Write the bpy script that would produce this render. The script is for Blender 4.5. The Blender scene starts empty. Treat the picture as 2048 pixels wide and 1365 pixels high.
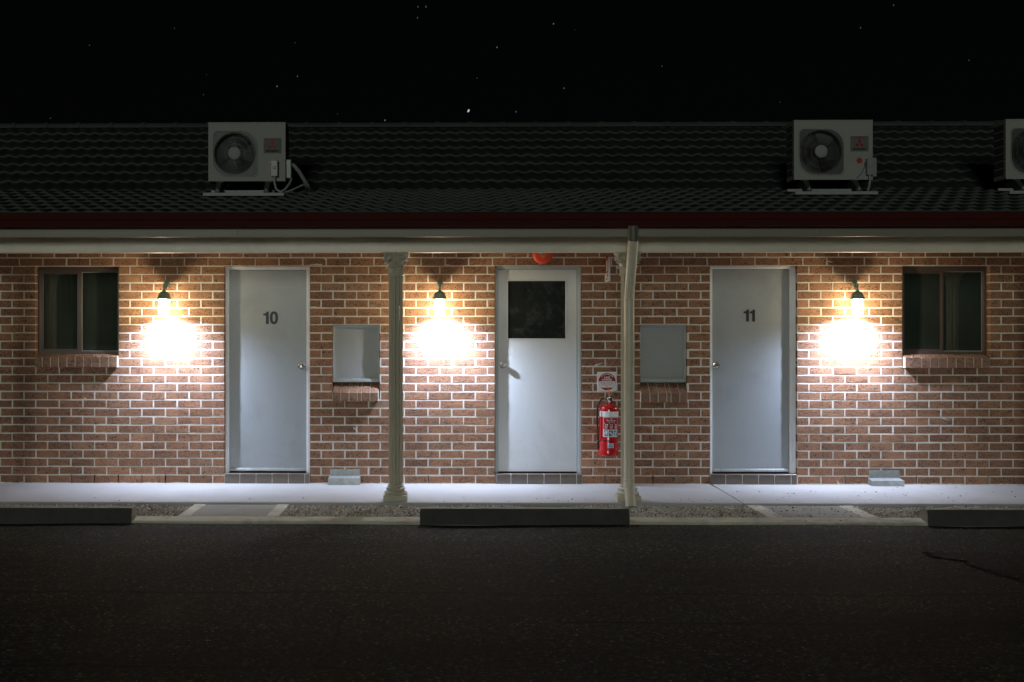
import bpy, math, random
import numpy as np
from mathutils import Vector, Matrix
R = math.radians
random.seed(7)
SC = bpy.context.scene
COL = SC.collection

# ------------------------------------------------------------------ camera, world, light
CAM_Y, CAM_Z, YAW = -12.0, 1.556, R(0.8)
FPX, CX, CY = 2376.0, 862.0, 660.0
cam = bpy.data.cameras.new("camera")
cam.sensor_width = 36.0
cam.lens = 36.0 * FPX / 2048.0
cam.shift_x = (1024 - CX) / 2048.0
cam.shift_y = (CY - 682.5) / 2048.0
cam.clip_start, cam.clip_end = 0.1, 3000
cam_o = bpy.data.objects.new("camera", cam)
cam_o.location = (0, CAM_Y, CAM_Z)
cam_o.rotation_euler = (R(90), 0, YAW)
COL.objects.link(cam_o)
SC.camera = cam_o

def P(px, py, Y):
    """point of the plane y=Y seen at pixel (px,py) of the photograph"""
    u, v = (px - CX) / FPX, (CY - py) / FPX
    rx = -math.sin(YAW) + u * math.cos(YAW)
    ry = math.cos(YAW) + u * math.sin(YAW)
    t = (Y - CAM_Y) / ry
    return t * rx, CAM_Z + t * v
def PX(px, Y=0.0): return P(px, 660, Y)[0]
def PG(px, py, z):
    """point of the horizontal plane z seen at the pixel"""
    u, v = (px - CX) / FPX, (CY - py) / FPX
    t = (z - CAM_Z) / v
    return t * (-math.sin(YAW) + u * math.cos(YAW)), CAM_Y + t * (math.cos(YAW) + u * math.sin(YAW))

SC.view_settings.view_transform = 'Standard'
SC.view_settings.look = 'None'
SC.view_settings.exposure = 0.0
SC.view_settings.gamma = 1.0
SC.view_settings.use_curve_mapping = False
try:
    SC.cycles.sample_clamp_indirect = 6.0
    SC.cycles.caustics_reflective = False
    SC.cycles.caustics_refractive = False
    SC.cycles.max_bounces = 8
    SC.cycles.diffuse_bounces = 5
    SC.cycles.transparent_max_bounces = 12
    SC.cycles.use_light_tree = True
except Exception:
    pass

world = bpy.data.worlds.new("World")
SC.world = world
world.use_nodes = True
nt = world.node_tree
for n in list(nt.nodes): nt.nodes.remove(n)
wo = nt.nodes.new('ShaderNodeOutputWorld')
sky = nt.nodes.new('ShaderNodeTexSky')
sky.sky_type = 'NISHITA'
sky.sun_disc = False
sky.sun_elevation = R(8)
sky.sun_rotation = R(188.7)
bg = nt.nodes.new('ShaderNodeBackground')
bg.inputs['Strength'].default_value = 0.00010
nt.links.new(sky.outputs[0], bg.inputs[0])
tc = nt.nodes.new('ShaderNodeTexCoord')
sp = nt.nodes.new('ShaderNodeSeparateXYZ')
nt.links.new(tc.outputs['Generated'], sp.inputs[0])
def mth(op, a, b=None):
    n = nt.nodes.new('ShaderNodeMath'); n.operation = op
    for i, q in enumerate((a, b)):
        if q is None: continue
        if isinstance(q, (int, float)): n.inputs[i].default_value = q
        else: nt.links.new(q, n.inputs[i])
    return n.outputs[0]
gu = mth('DIVIDE', sp.outputs[0], sp.outputs[1]); gv = mth('DIVIDE', sp.outputs[2], sp.outputs[1])
TR = R(62)      # the long exposure drew every star as a short dash
ga = mth('ADD', mth('MULTIPLY', gu, math.cos(TR)), mth('MULTIPLY', gv, math.sin(TR)))
gb = mth('SUBTRACT', mth('MULTIPLY', gv, math.cos(TR)), mth('MULTIPLY', gu, math.sin(TR)))
cb = nt.nodes.new('ShaderNodeCombineXYZ')
nt.links.new(mth('MULTIPLY', ga, 0.55), cb.inputs[0]); nt.links.new(gb, cb.inputs[1])
STARS = [(937,222,2.0,1.1),(994,95,1.1,.45),(1107,48,1.1,.45),(554,173,1.1,.45),(595,153,1.0,.35),(1128,177,1.0,.35),
         (770,241,1.1,.5),(1032,224,1.0,.3),(852,14,1.1,.35),(835,36,1.0,.3),(836,14,1.0,.3),(179,91,.9,.2),(349,57,.9,.15),
         (590,86,.9,.15),(1721,56,1.0,.3),(1787,11,1.0,.3),(1938,121,.9,.22),(1324,133,.9,.22),(101,237,.9,.2),(413,150,.8,.1),
         (407,190,.9,.15),(954,157,.9,.15),(675,228,.8,.12),(1150,60,.7,.1),(1560,205,.8,.12)]
acc = None
for (sx, sy, rad, br) in STARS:
    X, Z = P(sx, sy, 0.0)
    u, v = X / 12.0, (Z - CAM_Z) / 12.0
    a, b = u * math.cos(TR) + v * math.sin(TR), v * math.cos(TR) - u * math.sin(TR)
    d = nt.nodes.new('ShaderNodeVectorMath'); d.operation = 'DISTANCE'
    nt.links.new(cb.outputs[0], d.inputs[0]); d.inputs[1].default_value = (a * 0.55, b, 0)
    m = mth('MULTIPLY', mth('LESS_THAN', d.outputs['Value'], rad * .9 / FPX), br * (.5 if br > 1 else .28))
    acc = m if acc is None else mth('ADD', acc, m)
bg2 = nt.nodes.new('ShaderNodeBackground'); bg2.inputs[0].default_value = (.8, .92, 1, 1)
nt.links.new(acc, bg2.inputs[1])
bg3 = nt.nodes.new('ShaderNodeBackground'); bg3.inputs[0].default_value = (.6, 1, .6, 1); bg3.inputs[1].default_value = 0.0006
ad = nt.nodes.new('ShaderNodeAddShader'); ad2 = nt.nodes.new('ShaderNodeAddShader')
nt.links.new(bg.outputs[0], ad.inputs[0]); nt.links.new(bg2.outputs[0], ad.inputs[1])
nt.links.new(ad.outputs[0], ad2.inputs[0]); nt.links.new(bg3.outputs[0], ad2.inputs[1])
nt.links.new(ad2.outputs[0], wo.inputs[0])

sun = bpy.data.lights.new("ambient_fill", 'SUN')  # low directional light added to stand in for ambient fill
sun.energy = 0.40
sun.color = (0.93, 1.0, 0.90)
sun.angle = R(11)
sun_o = bpy.data.objects.new("ambient_fill", sun)
sun_o.rotation_euler = (R(90 - 8), 0, R(-8.7))
COL.objects.link(sun_o)

# ------------------------------------------------------------------ materials
MATS = {}
def newmat(name):
    m = bpy.data.materials.new(name); m.use_nodes = True
    t = m.node_tree
    for n in list(t.nodes): t.nodes.remove(n)
    return m, t
def N(t, kind, **kw):
    n = t.nodes.new(kind)
    for k, v in kw.items():
        if k in n.inputs: n.inputs[k].default_value = v
        else: setattr(n, k, v)
    return n
def L(t, a, b): t.links.new(a, b)
def ramp(t, fac, stops):
    r = t.nodes.new('ShaderNodeValToRGB')
    e = r.color_ramp.elements
    while len(e) > 1: e.remove(e[-1])
    e[0].position = stops[0][0]; e[0].color = (*stops[0][1], 1)
    for p, c in stops[1:]:
        q = e.new(p); q.color = (*c, 1)
    L(t, fac, r.inputs[0]); return r.outputs[0]
def mix(t, fac, a, b, mode='MIX'):
    n = t.nodes.new('ShaderNodeMix'); n.data_type = 'RGBA'; n.blend_type = mode
    for idx, q in ((0, fac), (6, a), (7, b)):
        if isinstance(q, (int, float)): n.inputs[idx].default_value = q
        elif isinstance(q, tuple): n.inputs[idx].default_value = (*q, 1) if len(q) == 3 else q
        else: L(t, q, n.inputs[idx])
    return n.outputs[2]
def noise(t, scale, detail=4, rough=.6, vec=None, dist=0.0):
    n = N(t, 'ShaderNodeTexNoise'); n.inputs['Scale'].default_value = scale
    n.inputs['Detail'].default_value = detail; n.inputs['Roughness'].default_value = rough
    n.inputs['Distortion'].default_value = dist
    if vec is not None: L(t, vec, n.inputs['Vector'])
    return n.outputs[0]
def coords(t, scale=(1, 1, 1)):
    c = N(t, 'ShaderNodeTexCoord'); m = N(t, 'ShaderNodeMapping'); m.inputs['Scale'].default_value = scale
    L(t, c.outputs['Object'], m.inputs[0]); return m.outputs[0]
def mat(name, col, rough=.6, metal=0.0, var=.12, vs=4.0, fine=60.0, bump=.15, bd=.002, spec=.5, dirt=None, stretch=(1,1,1), coat=0.0):
    if name in MATS: return MATS[name]
    m, t = newmat(name)
    v = coords(t, stretch)
    n1 = noise(t, vs, 5, .6, v); n2 = noise(t, fine, 3, .6, v)
    lo = tuple(max(0, c * (1 - var)) for c in col); hi = tuple(min(1, c * (1 + var)) for c in col)
    c = ramp(t, n1, [(.3, lo), (.7, hi)])
    c = mix(t, .35, c, ramp(t, n2, [(.35, lo), (.65, hi)]))
    if dirt:
        dcol, damt, ds = dirt
        f = ramp(t, noise(t, ds, 7, .7, v, .3), [(.5, (0, 0, 0)), (.72, (damt,) * 3)])
        c = mix(t, f, c, dcol)
    b = N(t, 'ShaderNodeBsdfPrincipled'); L(t, c, b.inputs['Base Color'])
    rr = N(t, 'ShaderNodeMapRange'); L(t, n1, rr.inputs[0])
    rr.inputs['To Min'].default_value = max(.02, rough * .85); rr.inputs['To Max'].default_value = min(1, rough * 1.15)
    L(t, rr.outputs[0], b.inputs['Roughness'])
    b.inputs['Metallic'].default_value = metal
    b.inputs['Specular IOR Level'].default_value = spec
    if coat: b.inputs['Coat Weight'].default_value = coat; b.inputs['Coat Roughness'].default_value = .08
    bp = N(t, 'ShaderNodeBump'); bp.inputs['Strength'].default_value = bump; bp.inputs['Distance'].default_value = bd
    L(t, n2, bp.inputs['Height']); L(t, bp.outputs[0], b.inputs['Normal'])
    o = N(t, 'ShaderNodeOutputMaterial'); L(t, b.outputs[0], o.inputs[0])
    MATS[name] = m; return m

def brick_material(name, base, speck=(.055, .035, .028)):
    m, t = newmat(name)
    v = coords(t); vs = coords(t, (1, 1, 1.7))
    at = N(t, 'ShaderNodeAttribute'); at.attribute_name = 'tint'
    dark = tuple(c * .62 for c in base); lite = (base[0] * 1.22, base[1] * 1.28, base[2] * 1.25)
    c = ramp(t, at.outputs['Fac'], [(0, dark), (.5, base), (.85, lite), (1, (base[0] * .9, base[1] * 1.15, base[2] * 1.3))])
    c = mix(t, .38, c, ramp(t, noise(t, 14, 6, .7, v), [(.3, tuple(q * .75 for q in base)), (.7, lite)]))
    c = mix(t, 1.0, c, ramp(t, noise(t, 1.1, 5, .7, v), [(.3, (.72, .74, .76)), (.7, (1.22, 1.2, 1.16))]), 'MULTIPLY')
    # manganese fire marks: dark clustered flecks
    clus = ramp(t, noise(t, 5.5, 2, .5, v), [(.32, (.1,) * 3), (.50, (1,) * 3)])
    fl = ramp(t, noise(t, 38, 3, .6, vs, 1.8), [(.53, (0,) * 3), (.57, (1,) * 3)])
    fl2 = ramp(t, noise(t, 120, 2, .5, v, .8), [(.63, (0,) * 3), (.67, (.9,) * 3)])
    f = mix(t, 1.0, fl, clus, 'MULTIPLY')
    f = mix(t, 1.0, f, fl2, 'ADD')
    c = mix(t, mix(t, 1.0, f, (.92, .92, .92), 'MULTIPLY'), c, speck)
    # white mortar smears, rare
    sm = ramp(t, noise(t, 9, 6, .75, v, .5), [(.70, (0,) * 3), (.78, (.45,) * 3)])
    c = mix(t, sm, c, (.55, .5, .42))
    b = N(t, 'ShaderNodeBsdfPrincipled'); L(t, c, b.inputs['Base Color']); b.inputs['Roughness'].default_value = .82
    b.inputs['Specular IOR Level'].default_value = .3
    drag = noise(t, 30, 3, .6, coords(t, (.5, 1, 6)))
    h = N(t, 'ShaderNodeMath'); h.operation = 'ADD'; L(t, noise(t, 90, 4, .65, v), h.inputs[0]); L(t, drag, h.inputs[1])
    bp = N(t, 'ShaderNodeBump'); bp.inputs['Strength'].default_value = .75; bp.inputs['Distance'].default_value = .004
    L(t, h.outputs[0], bp.inputs['Height']); L(t, bp.outputs[0], b.inputs['Normal'])
    o = N(t, 'ShaderNodeOutputMaterial'); L(t, b.outputs[0], o.inputs[0])
    MATS[name] = m; return m

M_brick = brick_material('brown_brick', (.345, .170, .094))
M_sillb = brick_material('sill_brick', (.32, .180, .118))
M_mortar = mat('mortar', (.70, .675, .60), .9, var=.12, vs=9, fine=110, bump=.8, bd=.004, dirt=((.33, .28, .22), .5, 3.0))
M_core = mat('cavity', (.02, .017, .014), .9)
M_cream = mat('cream_paint', (.76, .71, .56), .36, var=.05, vs=1.4, fine=25, bump=.05, dirt=((.38, .35, .27), .30, 2.2))
M_cream_rough = mat('cream_soffit', (.60, .58, .50), .6, var=.06, vs=1.2, fine=20, bump=.1)
M_post = mat('dimmed_post_cream', (.54, .505, .39), .42, var=.06, vs=1.4, fine=25, bump=.05, dirt=((.28, .26, .2), .3, 2.5))  # darker than the beam's cream, painting in weaker light on the posts
M_red_gutter = mat('red_gutter_paint', (.062, .011, .008), .75, spec=.15, var=.2, vs=2.0, fine=25, bump=.08, dirt=((.06, .02, .015), .5, 1.5))
M_tile_edge = mat('lit_tile_edge', (.080, .093, .085), .85, var=.25, vs=3)  # paler butt faces paint in the light caught by the tile edges
M_tile = mat('dark_green_roof_tile', (.030, .038, .034), .9, spec=.2, var=.3, vs=3.0, fine=45, bump=.5, bd=.004, dirt=((.05, .06, .05), .6, 6.0))
M_concrete = mat('porch_concrete', (.50, .495, .475), .75, var=.07, vs=1.8, fine=70, bump=.25, dirt=((.40, .36, .30), .40, 2.6))
M_kerb = mat('kerb_concrete', (.70, .67, .53), .85, var=.14, vs=3, fine=80, bump=.4, dirt=((.2, .19, .15), .6, 4.0))
M_path = mat('path_concrete', (.36, .35, .285), .85, var=.14, vs=2.2, fine=90, bump=.4, dirt=((.14, .13, .11), .5, 3.0))
M_stop_front = mat('shaded_stop_concrete', (.078, .077, .068), .85, var=.25, vs=5, fine=80, bump=.4, dirt=((.04, .04, .036), .6, 6.0))  # fronts coloured darker than the tops, painting in how the lamps fall
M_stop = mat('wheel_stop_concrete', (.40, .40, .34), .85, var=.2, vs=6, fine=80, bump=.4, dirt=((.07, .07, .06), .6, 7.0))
M_soil = mat('soil', (.10, .085, .065), .95, var=.3, vs=8, fine=60, bump=.8, bd=.01)
M_grey_door = mat('grey_door_paint', (.34, .365, .375), .38, var=.035, vs=1.6, fine=30, bump=.04, dirt=((.15, .16, .16), .25, 1.8))
M_white_door = mat('off_white_door_paint', (.64, .665, .66), .40, var=.03, vs=1.5, fine=30, bump=.04, dirt=((.34, .34, .32), .3, 1.7))
M_white_frame = mat('white_frame_paint', (.80, .82, .84), .4, var=.05, vs=4, fine=40, bump=.06, dirt=((.4, .4, .4), .35, 6.0))
M_grey_frame = mat('grey_frame_paint', (.42, .46, .47), .42, var=.06, vs=4, fine=40, bump=.06)
M_hatch = mat('grey_hatch_paint', (.32, .335, .33), .45, var=.05, vs=3, fine=40, bump=.06)
M_hatchframe = mat('hatch_frame_paint', (.36, .40, .40), .42, var=.06, vs=4, fine=40, bump=.06)
M_step = mat('brown_glazed_tile', (.15, .118, .097), .4, var=.14, vs=8, fine=60, bump=.1, dirt=((.2, .17, .14), .3, 9.0))
M_steptop = mat('brown_glazed_tile_top', (.20, .15, .12), .35, var=.14, vs=8, fine=60, bump=.1, dirt=((.3, .27, .24), .3, 9.0))
M_grout = mat('white_grout', (.62, .60, .55), .9, var=.1, fine=120, bump=.4)
M_winframe = mat('bronze_aluminium', (.085, .060, .048), .45, metal=.1, var=.12, vs=6, fine=60, bump=.04)
M_seal = mat('grey_window_seal', (.34, .36, .33), .5)
M_black = mat('black_paint', (.012, .014, .016), .45, var=.1)
M_rubber = mat('black_rubber', (.015, .015, .017), .4, var=.1)
M_steel = mat('satin_steel', (.55, .52, .48), .22, metal=1.0, var=.06, fine=60, bump=.03)
M_galv = mat('galvanised_steel', (.42, .44, .43), .55, metal=.5, var=.22, vs=9, fine=45, bump=.06, dirt=((.75, .75, .72), .5, 10.0))
M_green = mat('verdigris_metal', (.15, .23, .17), .5, metal=.2, var=.25, vs=20, fine=90, bump=.2, dirt=((.2, .16, .08), .4, 30.0))
M_red = mat('red_enamel', (.50, .016, .020), .22, var=.06, vs=6, fine=40, bump=.02, coat=.5)
M_bell = mat('orange_red_bell_paint', (.80, .085, .035), .34, var=.06, vs=10, fine=40, bump=.03, coat=.2)
M_signred = mat('sign_red_print', (.32, .014, .018), .5, spec=.2, var=.05)
M_white = mat('white_print', (.74, .75, .74), .4, var=.04, vs=8)
M_blue = mat('blue_print', (.012, .13, .24), .4, var=.05)
M_orange = mat('orange_plastic_tag', (.70, .30, .07), .4)
M_label = mat('silver_foil_label', (.55, .62, .68), .35, metal=.3)
M_acw = mat('aged_white_steel', (.35, .352, .322), .6, spec=.15, var=.06, vs=4, fine=60, bump=.04, dirt=((.3, .3, .26), .3, 5.0))
M_acd = mat('dark_coil_cavity', (.010, .011, .010), .6, var=.2)
M_acg = mat('grey_grille_plastic', (.075, .077, .07), .5, var=.08)
M_fan = mat('dark_fan_plastic', (.018, .019, .017), .5)
M_wire = mat('grille_wire', (.085, .088, .08), .4)
M_plastic = mat('grey_white_plastic', (.28, .30, .285), .4, var=.06)
M_redsticker = mat('red_sticker', (.40, .035, .025), .4)
M_bracket = mat('dark_bracket', (.07, .07, .055), .6, metal=.2, var=.2)
M_dark_logo = mat('black_print', (.02, .022, .02), .7, spec=.1)
M_curtain = mat('green_grey_curtain', (.20, .24, .21), .9, var=.12, vs=2, stretch=(3, 3, .3))
M_curtain_dark = mat('dark_blind', (.12, .14, .125), .9, var=.15, vs=2, stretch=(3, 3, .3))
M_rail = mat('aluminium_rail', (.34, .36, .35), .6, metal=.1, var=.15)
M_leaf = mat('dry_leaf', (.10, .065, .035), .8, var=.4, vs=30)
M_film = mat('black_window_film', (.016, .019, .017), .12, var=.3, vs=3, bump=.02, dirt=((.07, .075, .07), .7, 7.0))

def gravel_mat():
    m, t = newmat('bark_and_stone_chips')
    at = N(t, 'ShaderNodeAttribute'); at.attribute_name = 'tint'
    c = ramp(t, at.outputs['Fac'], [(0, (.09, .065, .045)), (.35, (.28, .22, .16)), (.7, (.52, .46, .37)), (1, (.80, .76, .67))])
    b = N(t, 'ShaderNodeBsdfPrincipled'); L(t, c, b.inputs['Base Color']); b.inputs['Roughness'].default_value = .85
    o = N(t, 'ShaderNodeOutputMaterial'); L(t, b.outputs[0], o.inputs[0]); return m
M_gravel = gravel_mat()

def asphalt_mat(name, patch=False):
    m, t = newmat(name)
    c0 = N(t, 'ShaderNodeTexCoord'); sx = N(t, 'ShaderNodeSeparateXYZ'); L(t, c0.outputs['Object'], sx.inputs[0])
    v = c0.outputs['Object']
    def M(op, a, b=None):
        n = N(t, 'ShaderNodeMath', operation=op)
        for i, q in enumerate((a, b)):
            if q is None: continue
            if isinstance(q, (int, float)): n.inputs[i].default_value = q
            else: L(t, q, n.inputs[i])
        return n.outputs[0]
    base = (.040, .046, .030) if not patch else (.010, .010, .009)
    agg = noise(t, 36, 6, .8, v); agg2 = noise(t, 210, 2, .6, v)
    c = ramp(t, agg, [(.36, tuple(q * .15 for q in base)), (.52, base), (.66, tuple(q * 3.0 for q in base))])
    vo = N(t, 'ShaderNodeTexVoronoi'); vo.inputs['Scale'].default_value = 60; L(t, v, vo.inputs['Vector'])
    rnd = N(t, 'ShaderNodeSeparateColor'); L(t, vo.outputs['Color'], rnd.inputs[0])
    chip = M('MULTIPLY', M('GREATER_THAN', rnd.outputs[0],   .93 if not patch else .90), M('LESS_THAN', vo.outputs['Distance'], .34))
    c = mix(t, chip, c, (.30, .29, .25))
    v2_ = N(t, 'ShaderNodeTexVoronoi'); v2_.inputs['Scale'].default_value = 62; L(t, v, v2_.inputs['Vector'])
    rn2 = N(t, 'ShaderNodeSeparateColor'); L(t, v2_.outputs['Color'], rn2.inputs[0])
    c = mix(t, 1.0, c, ramp(t, rn2.outputs[1], [(0, (.25,) * 3), (.55, (.7,) * 3), (.82, (1.5, 1.5, 1.4)), (1, (3.1, 3.1, 2.9))]), 'MULTIPLY')
    big = ramp(t, noise(t, .55, 6, .65, coords(t, (.5, 2.2, 1))), [(.3, (.45,) * 3), (.7, (1.5,) * 3)])
    c = mix(t, 1.0, c, big, 'MULTIPLY')
    x, y = sx.outputs[0], sx.outputs[1]
    crack = None
    if not patch:
        cn = noise(t, 1.3, 6, .7, v); cn2 = noise(t, 5.5, 5, .75, v)
        def band(expr, w, gate=None):
            q = M('LESS_THAN', M('ABSOLUTE', expr), w)
            return q if gate is None else M('MULTIPLY', q, gate)
        wob = M('ADD', M('MULTIPLY', M('SUBTRACT', cn, .5), .28), M('MULTIPLY', M('SUBTRACT', cn2, .5), .10))
        yy = M('ADD', y, wob)
        gate1 = M('GREATER_THAN', cn2, .43)
        c1 = band(M('ADD', yy, 4.71), .020, M('GREATER_THAN', cn2, .36))
        c2 = band(M('ADD', yy, 5.42), .017, M('MULTIPLY', M('GREATER_THAN', x, .6), gate1))
        c3 = band(M('ADD', M('ADD', x, M('MULTIPLY', wob, 1.4)), .60), .012, M('MULTIPLY', M('LESS_THAN', y, -5.2), M('GREATER_THAN', y, -6.35)))
        c4 = band(M('ADD', yy, 6.30), .015, M('MULTIPLY', M('LESS_THAN', x, -.4), M('GREATER_THAN', x, -2.4)))
        crack = M('MINIMUM', M('ADD', M('ADD', c1, c2), M('ADD', c3, c4)), 1.0)
        c = mix(t, crack, c, (.002, .002, .002))
    b = N(t, 'ShaderNodeBsdfPrincipled'); L(t, c, b.inputs['Base Color']); b.inputs['Roughness'].default_value = .78
    b.inputs['Specular IOR Level'].default_value = .18
    h = M('ADD', agg, M('MULTIPLY', agg2, .5))
    h = M('ADD', h, M('MULTIPLY', noise(t, 6, 4, .6, v), 1.2))
    if crack is not None: h = M('SUBTRACT', h, M('MULTIPLY', crack, 5.0))
    bp = N(t, 'ShaderNodeBump'); bp.inputs['Strength'].default_value = 1.0; bp.inputs['Distance'].default_value = .007
    L(t, h, bp.inputs['Height']); L(t, bp.outputs[0], b.inputs['Normal'])
    o = N(t, 'ShaderNodeOutputMaterial'); L(t, b.outputs[0], o.inputs[0]); return m
M_asphalt = asphalt_mat('asphalt'); M_patch = asphalt_mat('asphalt_patch', True)

def pane_mat():
    m, t = newmat('window_glass')
    tr = N(t, 'ShaderNodeBsdfTransparent'); tr.inputs[0].default_value = (.55, .62, .57, 1)
    gl = N(t, 'ShaderNodeBsdfGlossy'); gl.inputs['Roughness'].default_value = .015; gl.inputs[0].default_value = (.9, .95, .92, 1)
    lw = N(t, 'ShaderNodeFresnel'); lw.inputs[0].default_value = 1.75
    mx = N(t, 'ShaderNodeMixShader'); L(t, lw.outputs[0], mx.inputs[0]); L(t, tr.outputs[0], mx.inputs[1]); L(t, gl.outputs[0], mx.inputs[2])
    df = N(t, 'ShaderNodeBsdfDiffuse'); df.inputs[0].default_value = (.34, .42, .37, 1)      # pale haze painted on, in place of light reaching the curtains
    rp = N(t, 'ShaderNodeMapRange'); L(t, noise(t, 2.2, 4, .6, coords(t)), rp.inputs[0]); rp.inputs[3].default_value = .02; rp.inputs[4].default_value = .12
    m2 = N(t, 'ShaderNodeMixShader'); L(t, rp.outputs[0], m2.inputs[0]); L(t, mx.outputs[0], m2.inputs[1]); L(t, df.outputs[0], m2.inputs[2])
    o = N(t, 'ShaderNodeOutputMaterial'); L(t, m2.outputs[0], o.inputs[0]); return m
M_pane = pane_mat()
def amber_mat():
    m, t = newmat('amber_lantern_glass')
    tr = N(t, 'ShaderNodeBsdfTransparent'); tr.inputs[0].default_value = (.075, .054, .026, 1)
    tl = N(t, 'ShaderNodeBsdfTranslucent'); tl.inputs[0].default_value = (.80, .60, .30, 1)
    mx = N(t, 'ShaderNodeMixShader'); mx.inputs[0].default_value = .085
    L(t, tr.outputs[0], mx.inputs[1]); L(t, tl.outputs[0], mx.inputs[2])
    o = N(t, 'ShaderNodeOutputMaterial'); L(t, mx.outputs[0], o.inputs[0]); return m
M_amber = amber_mat()
def bulb_mat(s):
    m, t = newmat('lit_bulb')
    e = N(t, 'ShaderNodeEmission'); e.inputs[0].default_value = (.78, .90, 1.22, 1); e.inputs[1].default_value = s
    o = N(t, 'ShaderNodeOutputMaterial'); L(t, e.outputs[0], o.inputs[0]); return m
M_bulb = bulb_mat(15500.0)

# ------------------------------------------------------------------ mesh builder
class MB:
    def __init__(s): s.v = []; s.f = []; s.m = []; s.t = []; s.mi = 0; s.tint = None
    def add(s, vs, fs):
        o = len(s.v); s.v += [tuple(q) for q in vs]
        for f in fs:
            s.f.append(tuple(i + o for i in f)); s.m.append(s.mi); s.t.append(s.tint if s.tint is not None else .5)
        return s
    def box(s, x0, x1, y0, y1, z0, z1):
        if x0 > x1: x0, x1 = x1, x0
        if y0 > y1: y0, y1 = y1, y0
        if z0 > z1: z0, z1 = z1, z0
        return s.add([(x0,y0,z0),(x1,y0,z0),(x1,y1,z0),(x0,y1,z0),(x0,y0,z1),(x1,y0,z1),(x1,y1,z1),(x0,y1,z1)],
                     [(0,3,2,1),(4,5,6,7),(0,1,5,4),(1,2,6,5),(2,3,7,6),(3,0,4,7)])
    def bbox(s, x0, x1, y0, y1, z0, z1, b=.003):
        """box with bevelled edges (3 nested rings)"""
        xs = [(x0 + b, x1 - b), (x0, x1), (x0, x1), (x0 + b, x1 - b)]
        ys = [(y0 + b, y1 - b), (y0, y1), (y0, y1), (y0 + b, y1 - b)]
        zs = [z0, z0 + b, z1 - b, z1]
        vs, fs = [], []
        for k in range(4):
            (a, c), (d, e) = xs[k], ys[k]
            if k in (0, 3): pts = [(a, d), (c, d), (c, e), (a, e)]; pts = [p for p in pts for _ in (0, 1)]
            else: pts = [(a, d + b), (a + b, d), (c - b, d), (c, d + b), (c, e - b), (c - b, e), (a + b, e), (a, e - b)]
            if k in (0, 3): pts = pts
            vs += [(p[0], p[1], zs[k]) for p in pts]
        for k in range(3):
            for i in range(8):
                j = (i + 1) % 8; fs.append((k*8+i, k*8+j, (k+1)*8+j, (k+1)*8+i))
        fs.append(tuple(reversed(range(8)))); fs.append(tuple(range(24, 32)))
        return s.add(vs, fs)
    def prism_x(s, prof, x0, x1, cap=True):
        n = len(prof)
        vs = [(x0, y, z) for y, z in prof] + [(x1, y, z) for y, z in prof]
        fs = [(i, (i+1) % n, n+(i+1) % n, n+i) for i in range(n)]
        if cap: fs += [tuple(reversed(range(n))), tuple(range(n, 2*n))]
        return s.add(vs, fs)
    def prism_y(s, poly, y0, y1):
        """poly of (x,z), extruded along y"""
        n = len(poly)
        vs = [(x, y0, z) for x, z in poly] + [(x, y1, z) for x, z in poly]
        return s.add(vs, [(i, (i+1) % n, n+(i+1) % n, n+i) for i in range(n)] + [tuple(range(n)), tuple(reversed(range(n, 2*n)))])
    def lathe(s, prof, c=(0, 0, 0), n=32, axis='z', a0=0.0):
        vs, fs = [], []
        for r, h in prof:
            for i in range(n):
                a = a0 + 2 * math.pi * i / n
                p = (r*math.cos(a), r*math.sin(a), h) if axis == 'z' else ((r*math.cos(a), h, r*math.sin(a)) if axis == 'y' else (h, r*math.cos(a), r*math.sin(a)))
                vs.append((p[0]+c[0], p[1]+c[1], p[2]+c[2]))
        for k in range(len(prof)-1):
            for i in range(n):
                j = (i+1) % n; fs.append((k*n+i, k*n+j, (k+1)*n+j, (k+1)*n+i))
        fs.append(tuple(reversed(range(n)))); fs.append(tuple(range((len(prof)-1)*n, len(prof)*n)))
        return s.add(vs, fs)
    def tube(s, pts, r, n=12, cap=True):
        pts = [Vector(p) for p in pts]; rs = r if isinstance(r, (list, tuple)) else [r]*len(pts)
        vs, fs = [], []; up = None
        for k, p in enumerate(pts):
            d = (pts[min(k+1, len(pts)-1)] - pts[max(k-1, 0)]).normalized()
            if up is None: up = d.orthogonal().normalized()
            up = (up - d * up.dot(d)); up = up.normalized() if up.length > 1e-6 else d.orthogonal().normalized()
            w = d.cross(up)
            for i in range(n):
                a = 2*math.pi*i/n; vs.append(p + rs[k]*(math.cos(a)*up + math.sin(a)*w))
        for k in range(len(pts)-1):
            for i in range(n):
                j = (i+1) % n; fs.append((k*n+i, k*n+j, (k+1)*n+j, (k+1)*n+i))
        if cap: fs += [tuple(reversed(range(n))), tuple(range((len(pts)-1)*n, len(pts)*n))]
        return s.add(vs, fs)
    def sphere(s, c, r, sc=(1,1,1), n=16):
        prof = [(r*math.sin(math.pi*k/n)*1.0 + (1e-5 if k in (0, n) else 0), -r*math.cos(math.pi*k/n)) for k in range(n+1)]
        vs, fs = [], []
        for q, h in prof:
            for i in range(n):
                a = 2*math.pi*i/n; vs.append((c[0]+sc[0]*q*math.cos(a), c[1]+sc[1]*q*math.sin(a), c[2]+sc[2]*h))
        for k in range(n):
            for i in range(n):
                j = (i+1) % n; fs.append((k*n+i, k*n+j, (k+1)*n+j, (k+1)*n+i))
        return s.add(vs, fs)
    def grid(s, rows, flip=False):
        o = []; nc = len(rows[0])
        for r in rows: o += r
        fs = []
        for a in range(len(rows)-1):
            for b in range(nc-1):
                q = (a*nc+b, a*nc+b+1, (a+1)*nc+b+1, (a+1)*nc+b)
                fs.append(tuple(reversed(q)) if flip else q)
        return s.add(o, fs)
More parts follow.
